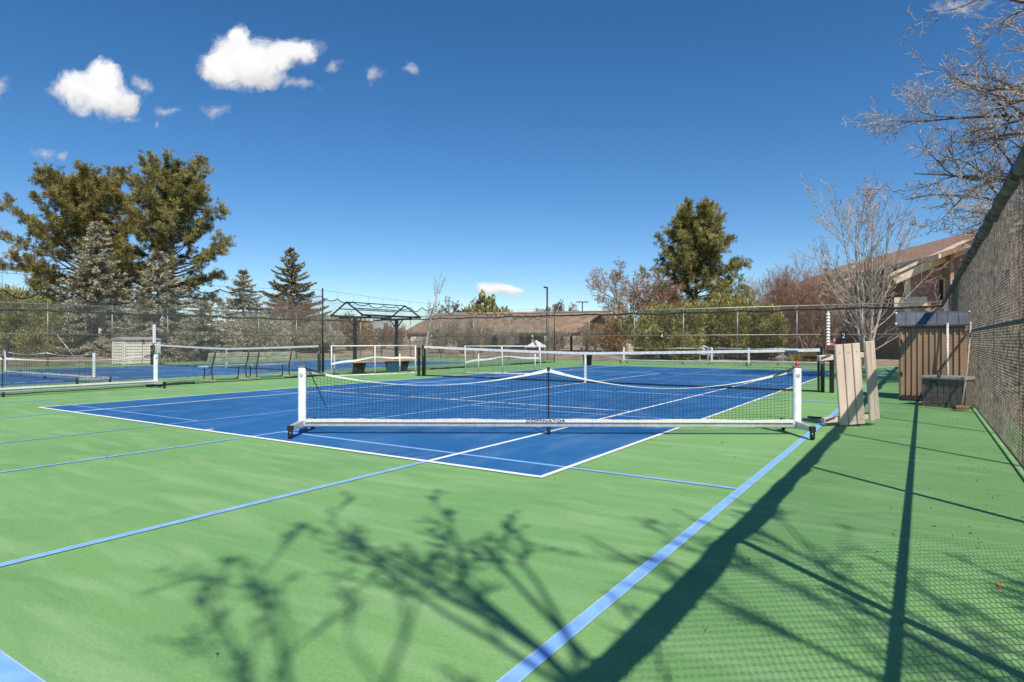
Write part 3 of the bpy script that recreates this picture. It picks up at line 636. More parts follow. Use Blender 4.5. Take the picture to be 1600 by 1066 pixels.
def deck_box():
    a = np.array([8.42, 9.52]); b = np.array([9.10, 9.20]); L_ = float(np.linalg.norm(b - a))
    t = thing('deck_box', 'dark brown plank deck box with a grey lid at the front of the shed', 'storage box', (a[0], a[1], 0), math.atan2(b[1] - a[1], b[0] - a[0])); H = .56; D = .5
    MB().box(.02, L_ - .02, .02, D - .02, .03, H - .03).build('inner_tub', G['shed_dark'], t)
    n = 6
    for k in range(n):
        x = .05 + k * (L_ - .1) / n; MB().box(x + .004, x + (L_ - .1) / n - .004, 0, .019, .06, H - .06, ch=.004).build('front_plank', G['resin'], t)
    for s in (0, L_ - .05): MB().box(s, s + .05, -.008, .045, 0, H - .03, ch=.005).build('corner_post', G['resin'], t)
    for z in (.0, H - .09): MB().box(.05, L_ - .05, -.004, .018, z + .003, z + .056).build('front_rail', G['resin'], t)
    for k in range(4):
        y = .05 + k * (D - .06) / 4
        for xx in (0, L_ - .019): MB().box(xx, xx + .019, y + .003, y + (D - .06) / 4 - .003, .03, H - .03, ch=.003).build('side_plank', G['resin'], t)
    lid = MB().box(-.025, L_ + .025, -.03, D + .02, H - .03, H + .02, ch=.01).build('lid', G['resin_top'], t)
    for k in range(5): MB().box(.0 + k * L_ / 5 + .006, (k + 1) * L_ / 5 - .006, -.01, D, H + .02, H + .028, ch=.003).build('lid_board', G['resin_top'], lid)
    MB().box(.14, .26, -.02, -.005, H - .095, H - .07).build('handle', G['dark_steel'], t)
deck_box()
br = thing('push_broom', 'straw coloured pole broom with a reddish head leaning on the fence by the deck box', 'broom', (9.02, 8.92, 0))
MB().path([(0, 0, .05), (.10, .28, .8), (.165, .55, 1.62)], .013, 7).build('pole', G['straw'], br, True)
MB().box(-.16, .12, -.05, .05, .025, .09, Matrix.Rotation(.4, 4, 'Z'), ch=.015).build('head', G['mop'], br)
wp_ = thing('white_pole', 'slim white pole leaning upright against the shed front behind the deck box', 'pole', (8.86, 10.55, 0))
MB().path([(0, 0, 0), (.0, .2, 1.6)], .022, 8).lathe([(.022, 0), (.028, .01), (.02, .03)], (0, .2, 1.6), 8).build('pipe', G['pvc'], wp_, True)

def beige_shed():
    t = thing('beige_storage_shed', 'low beige lap sided storage shed with a taupe lid on the far blue court edge', 'shed', (-27.1, 11.0, 0)); w, d, H = 1.15, 1.85, 1.28
    MB().box(.02, w - .02, .02, d - .02, 0, H).build('body', G['beige'], t)
    for k in range(8):
        z = .06 + k * .15
        MB().prism([(w - .02, z), (w + .022, z), (w + .002, z + .143), (w - .02, z + .143)], 'y', .1, d - .1).build('siding_board', G['beige'], t)
        MB().prism([(.02, z), (-.022, z), (-.002, z + .143), (.02, z + .143)], 'x', .1, w - .1).build('siding_board', G['beige'], t)
    for x in (.0, w - .08):
        for y in (.0, d - .1): MB().box(x - .025, x + .11, y - .025, y + .125, 0, H, ch=.01).build('corner_trim', G['beige'], t)
    MB().box(w + .026, w + .034, d / 2 - .02, d / 2 + .02, .05, H - .02).build('door_gap', G['beige_dark'], t)
    lid = MB().prism([(-.06, H), (w + .09, H), (w + .09, H + .05), (w * .45, H + .16), (-.06, H + .09)], 'y', -.06, d + .06).build('lid', G['beige_dark'], t)
    MB().box(w + .09, w + .11, d / 2 - .05, d / 2 + .05, H - .06, H + .03).build('latch', G['dark_steel'], t)
beige_shed()
wl = thing('sleeved_post', 'white sleeved post rising above the tennis net end by the beige storage shed', 'post', (-24.95, TL / 2 + .15, 0))
MB().box(-.075, .075, -.06, .06, 1.1, 2.08, ch=.02).build('sleeve', G['vinyl'], wl); MB().tube((0, 0, 0), (0, 0, 1.1), .03, n=8).build('stake', G['dark_steel'], wl); MB().box(-.11, .11, -.1, .1, 0, .04).build('foot_plate', G['galv'], wl)
sq = thing('court_squeegee', 'pale long handled court squeegee leaning on the fence beside the beige storage shed', 'squeegee', (-26.9, 9.2, 0))
MB().path([(.3, .1, .06), (-.5, -.6, 1.55)], .016, 7).build('handle', G['alu'], sq, True); MB().box(-.1, .7, .06, .14, .01, .11).build('blade', G['alu'], sq)
bb = gnd(918, 571); t = thing('ball_bin', 'black ball bin standing on the green paint just behind the tennis net', 'bin', (bb[0], bb[1], 0))
MB().lathe([(.17, 0), (.2, .02), (.23, .46), (.25, .47), (.25, .5), (.2, .5)], n=16).build('tub', G['rubber'], t, True); MB().lathe([(.25, .5), (.24, .53), (.05, .56)], n=16).build('lid', G['dark_steel'], t, True)

# ------------------------------------------------------------------ number plates on the back fence
for u, n_, lab in ((1034, '4', 'black plate with a white 4 on the long fence before the junipers'), (1318, '2', 'black plate with a white 2 beside the spiral wind spinner'), (832, '6', 'black plate with a white 6 in front of the pavilion posts'), (674, '8', 'black plate with a white 8 next to the slim young tree')):
    p = atY(u, 525, 30.0); t = thing('court_number_sign', lab, 'sign', (p[0], 30.02, p[2]), 0, 'court number plates on the fence')
    MB().box(-.13, .13, 0, .012, -.2, .2, ch=.004).build('plate', G['black_sign'], t)
    o = link('numeral', text_mesh(n_, .34, .003), G['sign_white'], t); o.location = (0, -.006, 0); o.rotation_euler = (R(90), 0, 0)
# spiral of white wrap on the fence by plate 2
p = atY(1294, 520, 29.95); t = thing('spiral_wind_spinner', 'white spiral wind spinner hanging on the fence beside the plate numbered 2', 'spinner', (p[0], 29.93, 0))
prof = [(.02, 1.0)]
for k in range(11): prof += [(.10, 1.05 + k * .15), (.055, 1.12 + k * .15)]
prof += [(.02, 2.75)]
MB().lathe(prof, n=10).build('spiral', G['canvas'], t); MB().tube((0, 0, 2.7), (0, .1, 3.05), .008, n=5).build('hook', G['galv'], t)

# ------------------------------------------------------------------ house beyond the fence corner
def gable_block(label, E, Rk, depth, over, half, win, name='house'):
    """E: left eave end of the front rake, Rk: a point higher on it; the ridge runs along +Y"""
    sl_ = (Rk[2] - E[2]) / (Rk[0] - E[0]); t = thing(name, label, 'house', (E[0], E[1], 0)); ze = E[2]; W_ = half * 2; zr = ze + sl_ * half
    th = .16
    rf = MB().add([(-.0, 0, ze), (half, 0, zr), (half, depth, zr), (0, depth, ze), (0, 0, ze - th), (half, 0, zr - th), (half, depth, zr - th), (0, depth, ze - th)], [(0, 1, 2, 3), (7, 6, 5, 4), (0, 4, 5, 1), (1, 5, 6, 2), (2, 6, 7, 3), (3, 7, 4, 0)]).build('roof', G['shingle'], t)
    MB().add([(W_, 0, ze), (half, 0, zr), (half, depth, zr), (W_, depth, ze), (W_, 0, ze - th), (half, 0, zr - th), (half, depth, zr - th), (W_, depth, ze - th)], [(3, 2, 1, 0), (4, 5, 6, 7), (1, 5, 4, 0), (2, 6, 5, 1), (3, 7, 6, 2), (0, 4, 7, 3)]).build('roof', G['shingle'], t)
    for a in (0, 1):   # rake boards: two steps
        x0, x1 = (0, half) if a == 0 else (W_, half)
        MB().add([(x0, -.05, ze - th - .02), (x1, -.05, zr - th - .02), (x1, -.05, zr + .03), (x0, -.05, ze + .03), (x0, -.003, ze - th - .02), (x1, -.003, zr - th - .02), (x1, -.003, zr + .03), (x0, -.003, ze + .03)], [(0, 1, 2, 3), (7, 6, 5, 4), (0, 4, 5, 1), (1, 5, 6, 2), (2, 6, 7, 3), (3, 7, 4, 0)]).build('rake_board', G['fascia'], t)
        MB().add([(x0 + (.3 if a == 0 else -.3), .06, ze - .62), (x1, .06, zr - .78), (x1, .06, zr - th - .03), (x0 + (.1 if a == 0 else -.1), .06, ze - th - .03), (x0 + (.3 if a == 0 else -.3), .2, ze - .62), (x1, .2, zr - .78), (x1, .2, zr - th - .03), (x0 + (.1 if a == 0 else -.1), .2, ze - th - .03)], [(0, 1, 2, 3), (7, 6, 5, 4), (0, 4, 5, 1), (1, 5, 6, 2), (2, 6, 7, 3), (3, 7, 4, 0)]).build('soffit_beam', G['fascia'], t)
    bx0, bx1 = 1.0, W_ - 1.0
    MB().add([(bx0, over, -.3), (bx1, over, -.3), (bx1, over, ze + sl_ * 1 - .2), (half, over, zr - .2), (bx0, over, ze + sl_ * 1 - .2), (bx0, over + .2, -.3), (bx1, over + .2, -.3), (bx1, over + .2, ze + sl_ - .2), (half, over + .2, zr - .2), (bx0, over + .2, ze + sl_ - .2)], [(0, 1, 2, 3, 4), (9, 8, 7, 6, 5)] + [(i, (i + 1) % 5, 5 + (i + 1) % 5, 5 + i) for i in range(5)]).build('wall', G['brick'], t)
    MB().box(bx0, bx0 + .2, over + .2, depth - .6, -.3, ze).build('wall', G['siding'], t)
    MB().box(bx1 - .2, bx1, over + .2, depth - .6, -.3, ze).build('wall', G['siding'], t)
    for (x, z, w_, h_) in win:
        f = MB().box(x, x + w_, over - .05, over - .01, z, z + h_).build('window', G['fascia'], t)
        for k in range(2): MB().box(x + .07 + k * w_ / 2, x + w_ / 2 - .03 + k * w_ / 2 - (.04 if k else 0), over - .062, over - .052, z + .07, z + h_ - .07).build('pane', G['glass'], f)
    MB().box(.75, 1.05, .35, .65, -.3, ze - .25 + sl_ * .8).build('balcony_post', G['fascia'], t)
    MB().box(.2, 1.9, .3, .42, ze - 2.1, ze - 1.45).build('balcony_rail', G['fascia'], t)
    MB().box(.2, 1.9, .42, over + .3, ze - 2.3, ze - 2.1).build('balcony_floor', G['siding'], t)
    ch = MB().tube((half - 2.6, depth * .35, zr - 1.4), (half - 2.6, depth * .35, zr + .1), .16, n=10).box(half - 2.85, half - 2.35, depth * .35 - .25, depth * .35 + .25, zr + .1, zr + .16).build('roof_vent', G['dark_steel'], rf)
    return t
E1, R1 = atY(1391, 428, 40), atY(1535, 363, 40)
gable_block('brown brick house with a tan edged shingle gable beyond the fence corner, the nearest roof', E1, R1, 15, .45, 8.6, [(4.4, 4.1, 1.5, 1.3), (7.2, 4.1, 1.5, 1.3), (4.4, 1.1, 1.5, 1.4)])
E2, R2 = atY(1296, 448, 47), atY(1336, 429, 47)
gable_block('brown house wing with a small tan bracketed gable behind the pale multi stemmed bare tree', E2, R2, 9, .8, 2.2, [(1.5, 3.2, 1.2, 1.2)])
E3, R3 = atY(1258, 452, 58), atY(1342, 412, 58)
gable_block('brown house end with a tan edged gable partly hidden by reddish shrubs', E3, R3, 8, .8, 4.0, [(2.4, 3.2, 1.4, 1.2)])
def long_roof():
    A, B = cam_pt(1318, 417, 66), cam_pt(1585, 340, 41); z = (A[2] + B[2]) / 2; d = (B - A)[:2]; L_ = float(np.linalg.norm(d)); t = thing('long_house', 'long brown house whose shingle roof slope rises behind the tan edged gables', 'house', (A[0], A[1], 0), math.atan2(d[1], d[0])); w, dz = 8.0, 3.0
    for s in (-1, 1):
        MB().add([(0, 0, z), (L_ + 6, 0, z), (L_ + 6, s * w, z - dz), (0, s * w, z - dz), (0, 0, z - .2), (L_ + 6, 0, z - .2), (L_ + 6, s * w, z - dz - .2), (0, s * w, z - dz - .2)], [(0, 1, 2, 3), (7, 6, 5, 4), (0, 4, 5, 1), (1, 5, 6, 2), (2, 6, 7, 3), (3, 7, 4, 0)]).build('roof', G['shingle'], t)
        MB().box(.5, L_ + 5, s * (w - 1.2) - .1, s * (w - 1.2) + .1, -.3, z - dz + .2).build('wall', G['siding'], t)
        MB().box(-.02, L_ + 6, s * (w + .06) - .05, s * (w + .06) + .05, z - dz - .22, z - dz + .02).build('eave_board', G['fascia'], t)
    MB().prism([(-w + 1.2, -.3), (w - 1.2, -.3), (w - 1.2, z - dz + .2), (0, z - .25), (-w + 1.2, z - dz + .2)], 'x', .3, .5).build('end_wall', G['brick'], t)
    for k in range(5):
        f = MB().box(4 + k * 6, 5.6 + k * 6, -w + 1.05, -w + 1.09, 3.6, 5.0).build('window', G['fascia'], t); MB().box(4.1 + k * 6, 5.5 + k * 6, -w + 1.03, -w + 1.045, 3.7, 4.9).build('pane', G['glass'], f)
long_roof()

# ------------------------------------------------------------------ park pavilion and small far things
def pavilion():
    D = 70.0
    A = cam_pt(628, 519.5, D); B = cam_pt(968, 521, D - 6); ze = A[2]
    d = (B - A)[:2]; L_ = float(np.linalg.norm(d)); t = thing('park_pavilion', 'long open park pavilion with a faded brown roof beyond the fences', 'pavilion', (A[0], A[1], 0), math.atan2(d[1], d[0]))
    dep = 9.0; zr = cam_pt(800, 489, D + 4)[2]
    r = MB().add([(0, 0, ze), (L_, 0, ze), (L_ - 1.5, dep / 2, zr), (2.5, dep / 2, zr), (0, dep, ze), (L_, dep, ze), (0, 0, ze - .18), (L_, 0, ze - .18), (L_, dep, ze - .18), (0, dep, ze - .18)], [(0, 1, 2, 3), (4, 3, 2, 5), (0, 3, 4), (1, 5, 2), (0, 6, 7, 1), (1, 7, 8, 5), (5, 8, 9, 4), (4, 9, 6, 0), (6, 9, 8, 7)]).build('roof', G['pav_roof'], t)
    gx = L_ - 1.75; gw = 2.2
    MB().add([(gx - gw, -2.6, ze), (gx, -2.6, ze + 1.75), (gx + gw, -2.6, ze), (gx - gw, 2.5, ze), (gx, 2.5, ze + 1.75), (gx + gw, 2.5, ze), (gx - gw, -2.6, ze - .15), (gx, -2.6, ze + 1.6), (gx + gw, -2.6, ze - .15), (gx - gw, 2.5, ze - .15), (gx, 2.5, ze + 1.6), (gx + gw, 2.5, ze - .15)], [(0, 1, 4, 3), (1, 2, 5, 4), (6, 9, 10, 7), (7, 10, 11, 8), (0, 6, 7, 1), (1, 7, 8, 2), (3, 4, 10, 9), (4, 5, 11, 10), (0, 3, 9, 6), (2, 8, 11, 5)]).build('porch_roof', G['pav_roof'], t)
    MB().add([(gx - gw + .25, -1.9, ze - .1), (gx, -1.9, ze + 1.5), (gx + gw - .25, -1.9, ze - .1), (gx - gw + .25, -1.8, ze - .1), (gx, -1.8, ze + 1.5), (gx + gw - .25, -1.8, ze - .1)], [(0, 1, 2), (5, 4, 3), (0, 3, 4, 1), (1, 4, 5, 2), (2, 5, 3, 0)]).build('gable_panel', G['siding'], t)
    for k, x in enumerate(np.linspace(.6, L_ - .6, 9)):
        for y in (.5, dep - .5): MB().box(x - .13, x + .13, y - .13, y + .13, -.3, ze - .15).build('post', G['siding'], t)
    for s in (-1, 1): MB().box(gx + s * (gw - .4) - .14, gx + s * (gw - .4) + .14, -2.4, -2.1, -.3, ze).build('post', G['siding'], t)
    MB().box(.4, L_ - .4, .4, .6, ze - .42, ze - .2).build('eave_beam', G['siding'], t)
    MB().box(L_ * .25, L_ * .6, dep - .6, dep - .4, -.3, ze - .2).build('rear_wall', G['stone_wall'], t)
pavilion()
def cottage(label, u0, u1, ve, vr, D, m='stone_wall'):
    A, B = cam_pt(u0, ve, D), cam_pt(u1, ve, D); t = thing('small_house', label, 'house', (A[0], A[1], 0), math.atan2((B - A)[1], (B - A)[0])); L_ = float(np.linalg.norm((B - A)[:2])); ze = A[2]; zr = cam_pt(u0, vr, D)[2]
    MB().add([(0, 0, -.3), (L_, 0, -.3), (L_, 0, ze), (L_ / 2, 0, zr), (0, 0, ze), (0, 5, -.3), (L_, 5, -.3), (L_, 5, ze), (L_ / 2, 5, zr), (0, 5, ze)], [(0, 1, 2, 3, 4), (9, 8, 7, 6, 5)] + [(i, (i + 1) % 5, 5 + (i + 1) % 5, 5 + i) for i in range(5)]).build('wall', G[m], t)
    for s in (0, 1):
        xe, xr = (-.35, L_ / 2) if s == 0 else (L_ + .35, L_ / 2)
        MB().add([(xe, -.4, ze - .2), (xr, -.4, zr + .12), (xr, 5.3, zr + .12), (xe, 5.3, ze - .2), (xe, -.4, ze - .32), (xr, -.4, zr), (xr, 5.3, zr), (xe, 5.3, ze - .32)], [(0, 1, 2, 3), (7, 6, 5, 4), (0, 4, 5, 1), (1, 5, 6, 2), (2, 6, 7, 3), (3, 7, 4, 0)]).build('roof', G['stone_wall' if m == 'stone_wall' else 'pav_roof'], t)
    MB().box(L_ * .35, L_ * .65, -.03, -.005, .3, ze * .8).build('window', G['glass'], t)
cottage('small steep gabled tan house left of the plate numbered 4', 984, 1003, 545, 512, 66)
cottage('small tan house with a low pink brown roof close to the plate numbered 4', 1004, 1023, 534, 517, 68, 'brick')
cottage('low red brown roofed house seen under the shelter frame', 545, 580, 527, 513, 95, 'brick')
def boulder(label, u, v, D, r, seed):
    p = cam_pt(u, v, D); rg = np.random.default_rng(seed); V = []; n, m = 14, 8
    for i in range(m + 1):
        th = math.pi * .5 * i / m
        for k in range(n):
            ph = 2 * math.pi * k / n; rr = r * (1 + .25 * math.sin(ph * 3 + seed) * math.cos(th * 4) + rg.uniform(-.12, .12))
            V.append((rr * math.cos(th) * math.cos(ph), rr * math.cos(th) * math.sin(ph), rr * 1.05 * math.sin(th) - .15))
    o = MB().add(V, [(i * n + k, i * n + (k + 1) % n, (i + 1) * n + (k + 1) % n, (i + 1) * n + k) for i in range(m) for k in range(n)]).build('boulder', G['rock']); o.location = (p[0], p[1], 0); tag(o, label, 'boulder')
boulder('large pale boulder mound beside the pavilion porch', 968, 545, 58, 1.5, 2)
boulder('low pale rock behind the long fence under the juniper row', 1222, 560, 37.5, .5, 5)
# tent, chair, hoop, lamp posts, flag, hydrant, far car
p = cam_pt(838, 545, 66); t = thing('canopy_tent', 'small white peaked canopy tent in front of the pavilion', 'tent', (p[0], p[1], 0))
MB().add([(-.9, -.9, .55), (.9, -.9, .55), (.9, .9, .55), (-.9, .9, .55), (0, 0, 1.3)], [(0, 1, 4), (1, 2, 4), (2, 3, 4), (3, 0, 4)]).build('canopy', G['canvas'], t)
for a in (-.85, .85):
    for b in (-.85, .85): MB().tube((a, b, -.2), (a, b, .6), .03, n=6).build('pole', G['pvc'], t)
p = cam_pt(1107, 560, 36.6); t = thing('plastic_chair', 'white plastic chair behind the long fence near the juniper row', 'chair', (p[0], 31.0, .05), R(20))
MB().box(-.26, .26, -.24, .24, .4, .44, ch=.01).build('seat', G['pvc'], t); MB().path([(-.26, .24, .42), (-.24, .30, .8), (0, .32, .92), (.24, .30, .8), (.26, .24, .42)], .03, 6).box(-.1, .1, .27, .3, .44, .86).build('backrest', G['pvc'], t)
for a in (-.23, .23):
    for b in (-.2, .2): MB().tube((a, b, -.1), (a, b, .4), .025, n=6).build('leg', G['pvc'], t)
    MB().path([(a * 1.15, -.2, .4), (a * 1.2, -.2, .64), (a * 1.2, .25, .66)], .025, 6).build('armrest', G['pvc'], t)
p = cam_pt(592, 545, 58); t = thing('basketball_hoop', 'grey basketball backboard on a bent pole seen under the shelter frame', 'basketball hoop', (p[0], p[1], 0), -YAW)
MB().path([(0, 1.2, -.2), (0, 1.2, 2.2), (0, .9, 2.7), (0, .1, 2.9)], .07, 8).build('pole', G['dark_steel'], t, True)
MB().box(-.5, .45, -.02, .03, 2.35, 3.05, ch=.01).build('backboard', G['alu'], t); MB().path([(.22 * math.cos(a), -.26 + .22 * math.sin(a), 2.42) for a in np.linspace(0, 6.283, 15)], .015, 5).build('rim', G['dark_steel'], t)
for u, v0, D, arm, lab in ((855, 449, 62, -.35, 'tall dark lamp post with a single short arm behind the pavilion'), (910, 472, 95, .9, 'distant lamp post with a double arm beside the pavilion porch')):
    p = cam_pt(u, v0, D); t = thing('lamp_post', lab, 'lamp post', (p[0], p[1], 0), -YAW)
    MB().tube((0, 0, -.2), (0, 0, p[2]), .11, .08, 8).build('pole', G['dark_steel'], t, True)
    hd = MB().box(min(0, arm), max(0, arm), -.1, .1, p[2] - .08, p[2] + .06)
    if arm > .5: hd.box(-arm, 0, -.1, .1, p[2] - .08, p[2] + .06)
    hd.build('lamp_head', G['dark_steel'], t)
p = atY(1296, 548, 31.2); t = thing('flag', 'small striped flag on a leaning pole behind the fence near the plate numbered 2', 'flag', (p[0], 31.2, 0))
MB().tube((-.35, 0, -.1), (.0, 0, 1.75), .018, n=6).build('pole', G['alu'], t)
for k in range(5):
    z = .9 + k * .14; x = -.16 + k * .03; MB().prism([(x, z), (x + .45 - .04 * k, z - .1), (x + .45 - .04 * k, z + .04), (x + .03, z + .14)], 'y', -.012 + .01 * (k % 2), .004 + .01 * (k % 2)).build('stripe', G['red' if k % 2 == 0 else 'canvas'], t)
MB().prism([(-.02, 1.34), (.2, 1.26), (.2, 1.5), (.0, 1.6)], 'y', -.03, -.02).build('canton', G['navy_cloth'], t)
p = cam_pt(72, 552, 44); t = thing('fire_hydrant', 'red fire hydrant with a white top beyond the netted fence', 'hydrant', (p[0], p[1], .1))
MB().lathe([(.2, -.2), (.2, .05), (.14, .07), (.14, .55), (.18, .57), (.18, .6)], n=14).build('barrel', G['red'], t, True); MB().lathe([(.17, .6), (.15, .72), (.06, .8), (.05, .88)], n=14).build('bonnet', G['canvas'], t, True)
for s in (-1, 1): MB().tube((s * .1, 0, .42), (s * .24, 0, .42), .06, n=10).build('outlet', G['canvas'], t)
def far_car(label, u, v, D, m):
    p = cam_pt(u, v, D); t = thing('parked_car', label, 'car', (p[0], p[1], .1), -YAW + .15)
    MB().prism([(-2.1, .35), (-2.15, .75), (-1.5, .88), (-.8, 1.4), (.7, 1.42), (1.4, .95), (2.1, .85), (2.15, .4)], 'y', -.85, .85).build('body', m, t)
    MB().prism([(-1.3, .93), (-.75, 1.34), (.62, 1.36), (1.2, .95)], 'y', -.87, .87).build('window', G['glass'], t)
    for x in (-1.35, 1.35):
        for y in (-.8, .8): w_ = MB().tube((x, y - .1, .33), (x, y + .1, .33), .33, n=16).build('wheel', G['rubber'], t, True); MB().tube((x, y - .115, .33), (x, y + .115, .33), .19, n=12).build('rim', G['alu'], w_)
G['car_blue'] = mat('grey blue car paint', (.17, .20, .26), .3, .3, .04, spec=.6)
G['car_white'] = mat('white car paint', (.7, .7, .7), .3, 0, .03, spec=.6)
far_car('grey blue car parked beyond the netted fence behind the red hydrant', 54, 545, 58, G['car_blue'])

# ------------------------------------------------------------------ vegetation
def rot_axis(v, ax, an):
    return v * math.cos(an) + np.cross(ax, v) * math.sin(an) + ax * np.dot(ax, v) * (1 - math.cos(an))
def unit(v): return v / max(1e-9, np.linalg.norm(v))
def _u(x, y, z):
    k = math.sqrt(x * x + y * y + z * z) or 1e-9; return x / k, y / k, z / k
def _rot(v, a, an):
    c, s = math.cos(an), math.sin(an); k = (a[0] * v[0] + a[1] * v[1] + a[2] * v[2]) * (1 - c)
    return (v[0] * c + (a[1] * v[2] - a[2] * v[1]) * s + a[0] * k, v[1] * c + (a[2] * v[0] - a[0] * v[2]) * s + a[1] * k, v[2] * c + (a[0] * v[1] - a[1] * v[0]) * s + a[2] * k)
class Bare:
    """recursive branching skeleton; segments sorted into trunk / limb / twig"""
    def __init__(s, seed): s.r = np.random.default_rng(seed); s.q = random.Random(seed); s.seg = []; s.tips = []
    def grow(s, p, d, length, rad, lv, maxlv, P):
        r = s.q; g = r.gauss; at_ = lambda k: P[k][min(lv, len(P[k]) - 1)]
        n = at_('nseg'); step = length / n; p = tuple(map(float, p)); d = _u(*map(float, d)); r0 = rad
        wob, up, a0, l0 = at_('wob'), at_('up'), at_('ang'), at_('len'); nc = at_('kids') if lv < maxlv else 0; fr = at_('from')
        at = sorted(r.uniform(fr, 1) for _ in range(nc)); side = r.uniform(0, 6.28); ki = 0; short = P.get('short', .45)
        for i in range(n):
            d2 = _u(d[0] + g(0, wob), d[1] + g(0, wob), d[2] + g(0, wob) + up); q = (p[0] + d2[0] * step, p[1] + d2[1] * step, p[2] + d2[2] * step); t1 = (i + 1) / n
            r1 = max(rad * (1 - t1 * (1 - P['taper'])), P['rmin']); s.seg.append((p, q, r0, r1, lv))
            while ki < nc and at[ki] <= t1:
                e = (.3, .2, 1.) if abs(d2[2]) < .9 else (1., 0., 0.)
                ax = _u(d2[1] * e[2] - d2[2] * e[1], d2[2] * e[0] - d2[0] * e[2], d2[0] * e[1] - d2[1] * e[0]); side += 2.4 + g(0, .5)
                ax = _rot(ax, d2, side); f = at[ki]; cd = _rot(d2, ax, g(a0, .14)); k = step * (1 - (t1 - f) * n)
                s.grow((p[0] + d2[0] * k, p[1] + d2[1] * k, p[2] + d2[2] * k), cd, length * l0 * r.uniform(.65, 1.15) * (1 - short * f), max(r1 * P['rad'], P['rmin']), lv + 1, maxlv, P); ki += 1
            p, d, r0 = q, d2, r1
        if lv >= maxlv - 1: s.tips.append((p, d))
    def parts(s, t, bark, twig, trunk_lv=1):
        A = [x for x in s.seg if x[4] <= trunk_lv]; B = [x for x in s.seg if x[4] > trunk_lv]
        for name, Q, n, m in (('trunk', A, 8, bark), ('crown', B, 3, twig)):
            if Q:
                V, Fc = tubes([q[0] for q in Q], [q[1] for q in Q], [q[2] for q in Q], [q[3] for q in Q], n); tag(link(name, arr_mesh(name, V, Fc, n > 3), m, t), kind='stuff' if name == 'crown' else None)
def quads(Cn, D, Ln, Wd, rg):
    """leaf blades: centre, direction, length, width"""
    M = len(Cn); D = D / np.linalg.norm(D, axis=1, keepdims=True); rn = rg.normal(size=(M, 3)); s = np.cross(D, rn); s /= np.linalg.norm(s, axis=1, keepdims=True)
    a = s * (Wd[:, None] / 2); L2 = D * Ln[:, None]
    V = np.stack([Cn - a * .35, Cn + L2 * .5 - a, Cn + L2, Cn + L2 * .5 + a], 1).reshape(-1, 3)
    return V, np.arange(M * 4).reshape(-1, 4)
def leaves(name, t, m, Cn, D, Ln, Wd, rg):
    V, Fc = quads(Cn, D, Ln, Wd, rg); return tag(link(name, arr_mesh(name, V, Fc), m, t), kind='stuff')
def base_of(u, D, z=None):
    p = cam_pt(u, HZ, D); return (p[0], p[1], float(terrain_z(np.array(p[0]), np.array(p[1]))) - .05)
def ztop(v, D): return CH + (HZ - v) * D / F

def ponderosa(label, u, v, D, width, seed, leaf, low=.28, clear=.12, dens=1.0, shape=None):
    b = base_of(u, D); H = ztop(v, D) - b[2]; rg = np.random.default_rng(seed); t = thing('pine_tree', label, 'tree', b, 0, 'pine trees beyond the courts')
    segs = []; tr = []; p = np.zeros(3); n = 14; d = np.array([rg.normal(0, .03), rg.normal(0, .03), 1.])
    pts = [p.copy()]
    for i in range(n): p = p + unit(d + rg.normal(0, .035, 3)) * H * .97 / n; pts.append(p.copy())
    R0 = H * .021
    for i in range(n): tr.append((pts[i], pts[i + 1], R0 * (1 - i / n * .85), R0 * (1 - (i + 1) / n * .85)))
    tuft_c, tuft_d = [], []
    shape = shape or (lambda f: (.55 + .75 * f if f < .4 else 1.0 - (f - .4) ** 1.6 * 1.45))
    nb = int(64 * dens); az = rg.uniform(0, 6.28)
    for k in range(nb):
        f = clear + (1 - clear) * (k + rg.uniform(0, 1)) / nb; i = min(n - 1, int(f * n)); base = pts[i] + (pts[i + 1] - pts[i]) * (f * n - i)
        az += 2.4 + rg.normal(0, .4); g = (f - clear) / (1 - clear); ln = max(.5, width * shape(g) * rg.uniform(.62, 1.12))
        d = unit(np.array([math.cos(az), math.sin(az), -.12 + .75 * g + rg.normal(0, .1)])); q = base.copy(); ns = 7; r_ = R0 * .34 * (1 - .6 * g)
        for j in range(ns):
            d = unit(d + np.array([0, 0, .07]) + rg.normal(0, .10, 3)); q2 = q + d * ln / ns; segs.append((q, q2, r_ * (1 - j / ns * .8), r_ * (1 - (j + 1) / ns * .8)))
            if j >= 2 - (g > .5) * 2:
                for _ in range(3 if j < ns - 1 else 5):
                    dd = unit(d + rg.normal(0, .75, 3) + np.array([0, 0, .25])); l2 = rg.uniform(.25, .9) * min(1, ln / 3 + .3); e = q2 + dd * l2
                    segs.append((q2, e, r_ * .22, r_ * .1))
                    for w_ in np.linspace(.3, 1, 4): tuft_c.append(q2 + dd * l2 * w_ + rg.normal(0, .1, 3)); tuft_d.append(unit(dd + np.array([0, 0, .35])))
            q = q2
    V, Fc = tubes([s[0] for s in tr], [s[1] for s in tr], [s[2] for s in tr], [s[3] for s in tr], 9); link('trunk', arr_mesh('trunk', V, Fc, True), G['pine_bark'], t)
    V, Fc = tubes([s[0] for s in segs], [s[1] for s in segs], [s[2] for s in segs], [s[3] for s in segs], 4); tag(link('branches', arr_mesh('branches', V, Fc), G['bark'], t), kind='stuff')
    tc, td = np.array(tuft_c), np.array(tuft_d); K = 24
    Cn = np.repeat(tc, K, 0) + rg.normal(0, .05, (len(tc) * K, 3)); Dr = np.repeat(td, K, 0) + rg.normal(0, .62, (len(tc) * K, 3))
    leaves('crown', t, leaf, Cn, Dr, rg.uniform(.20, .40, len(Cn)), rg.uniform(.022, .046, len(Cn)), rg)
    return t
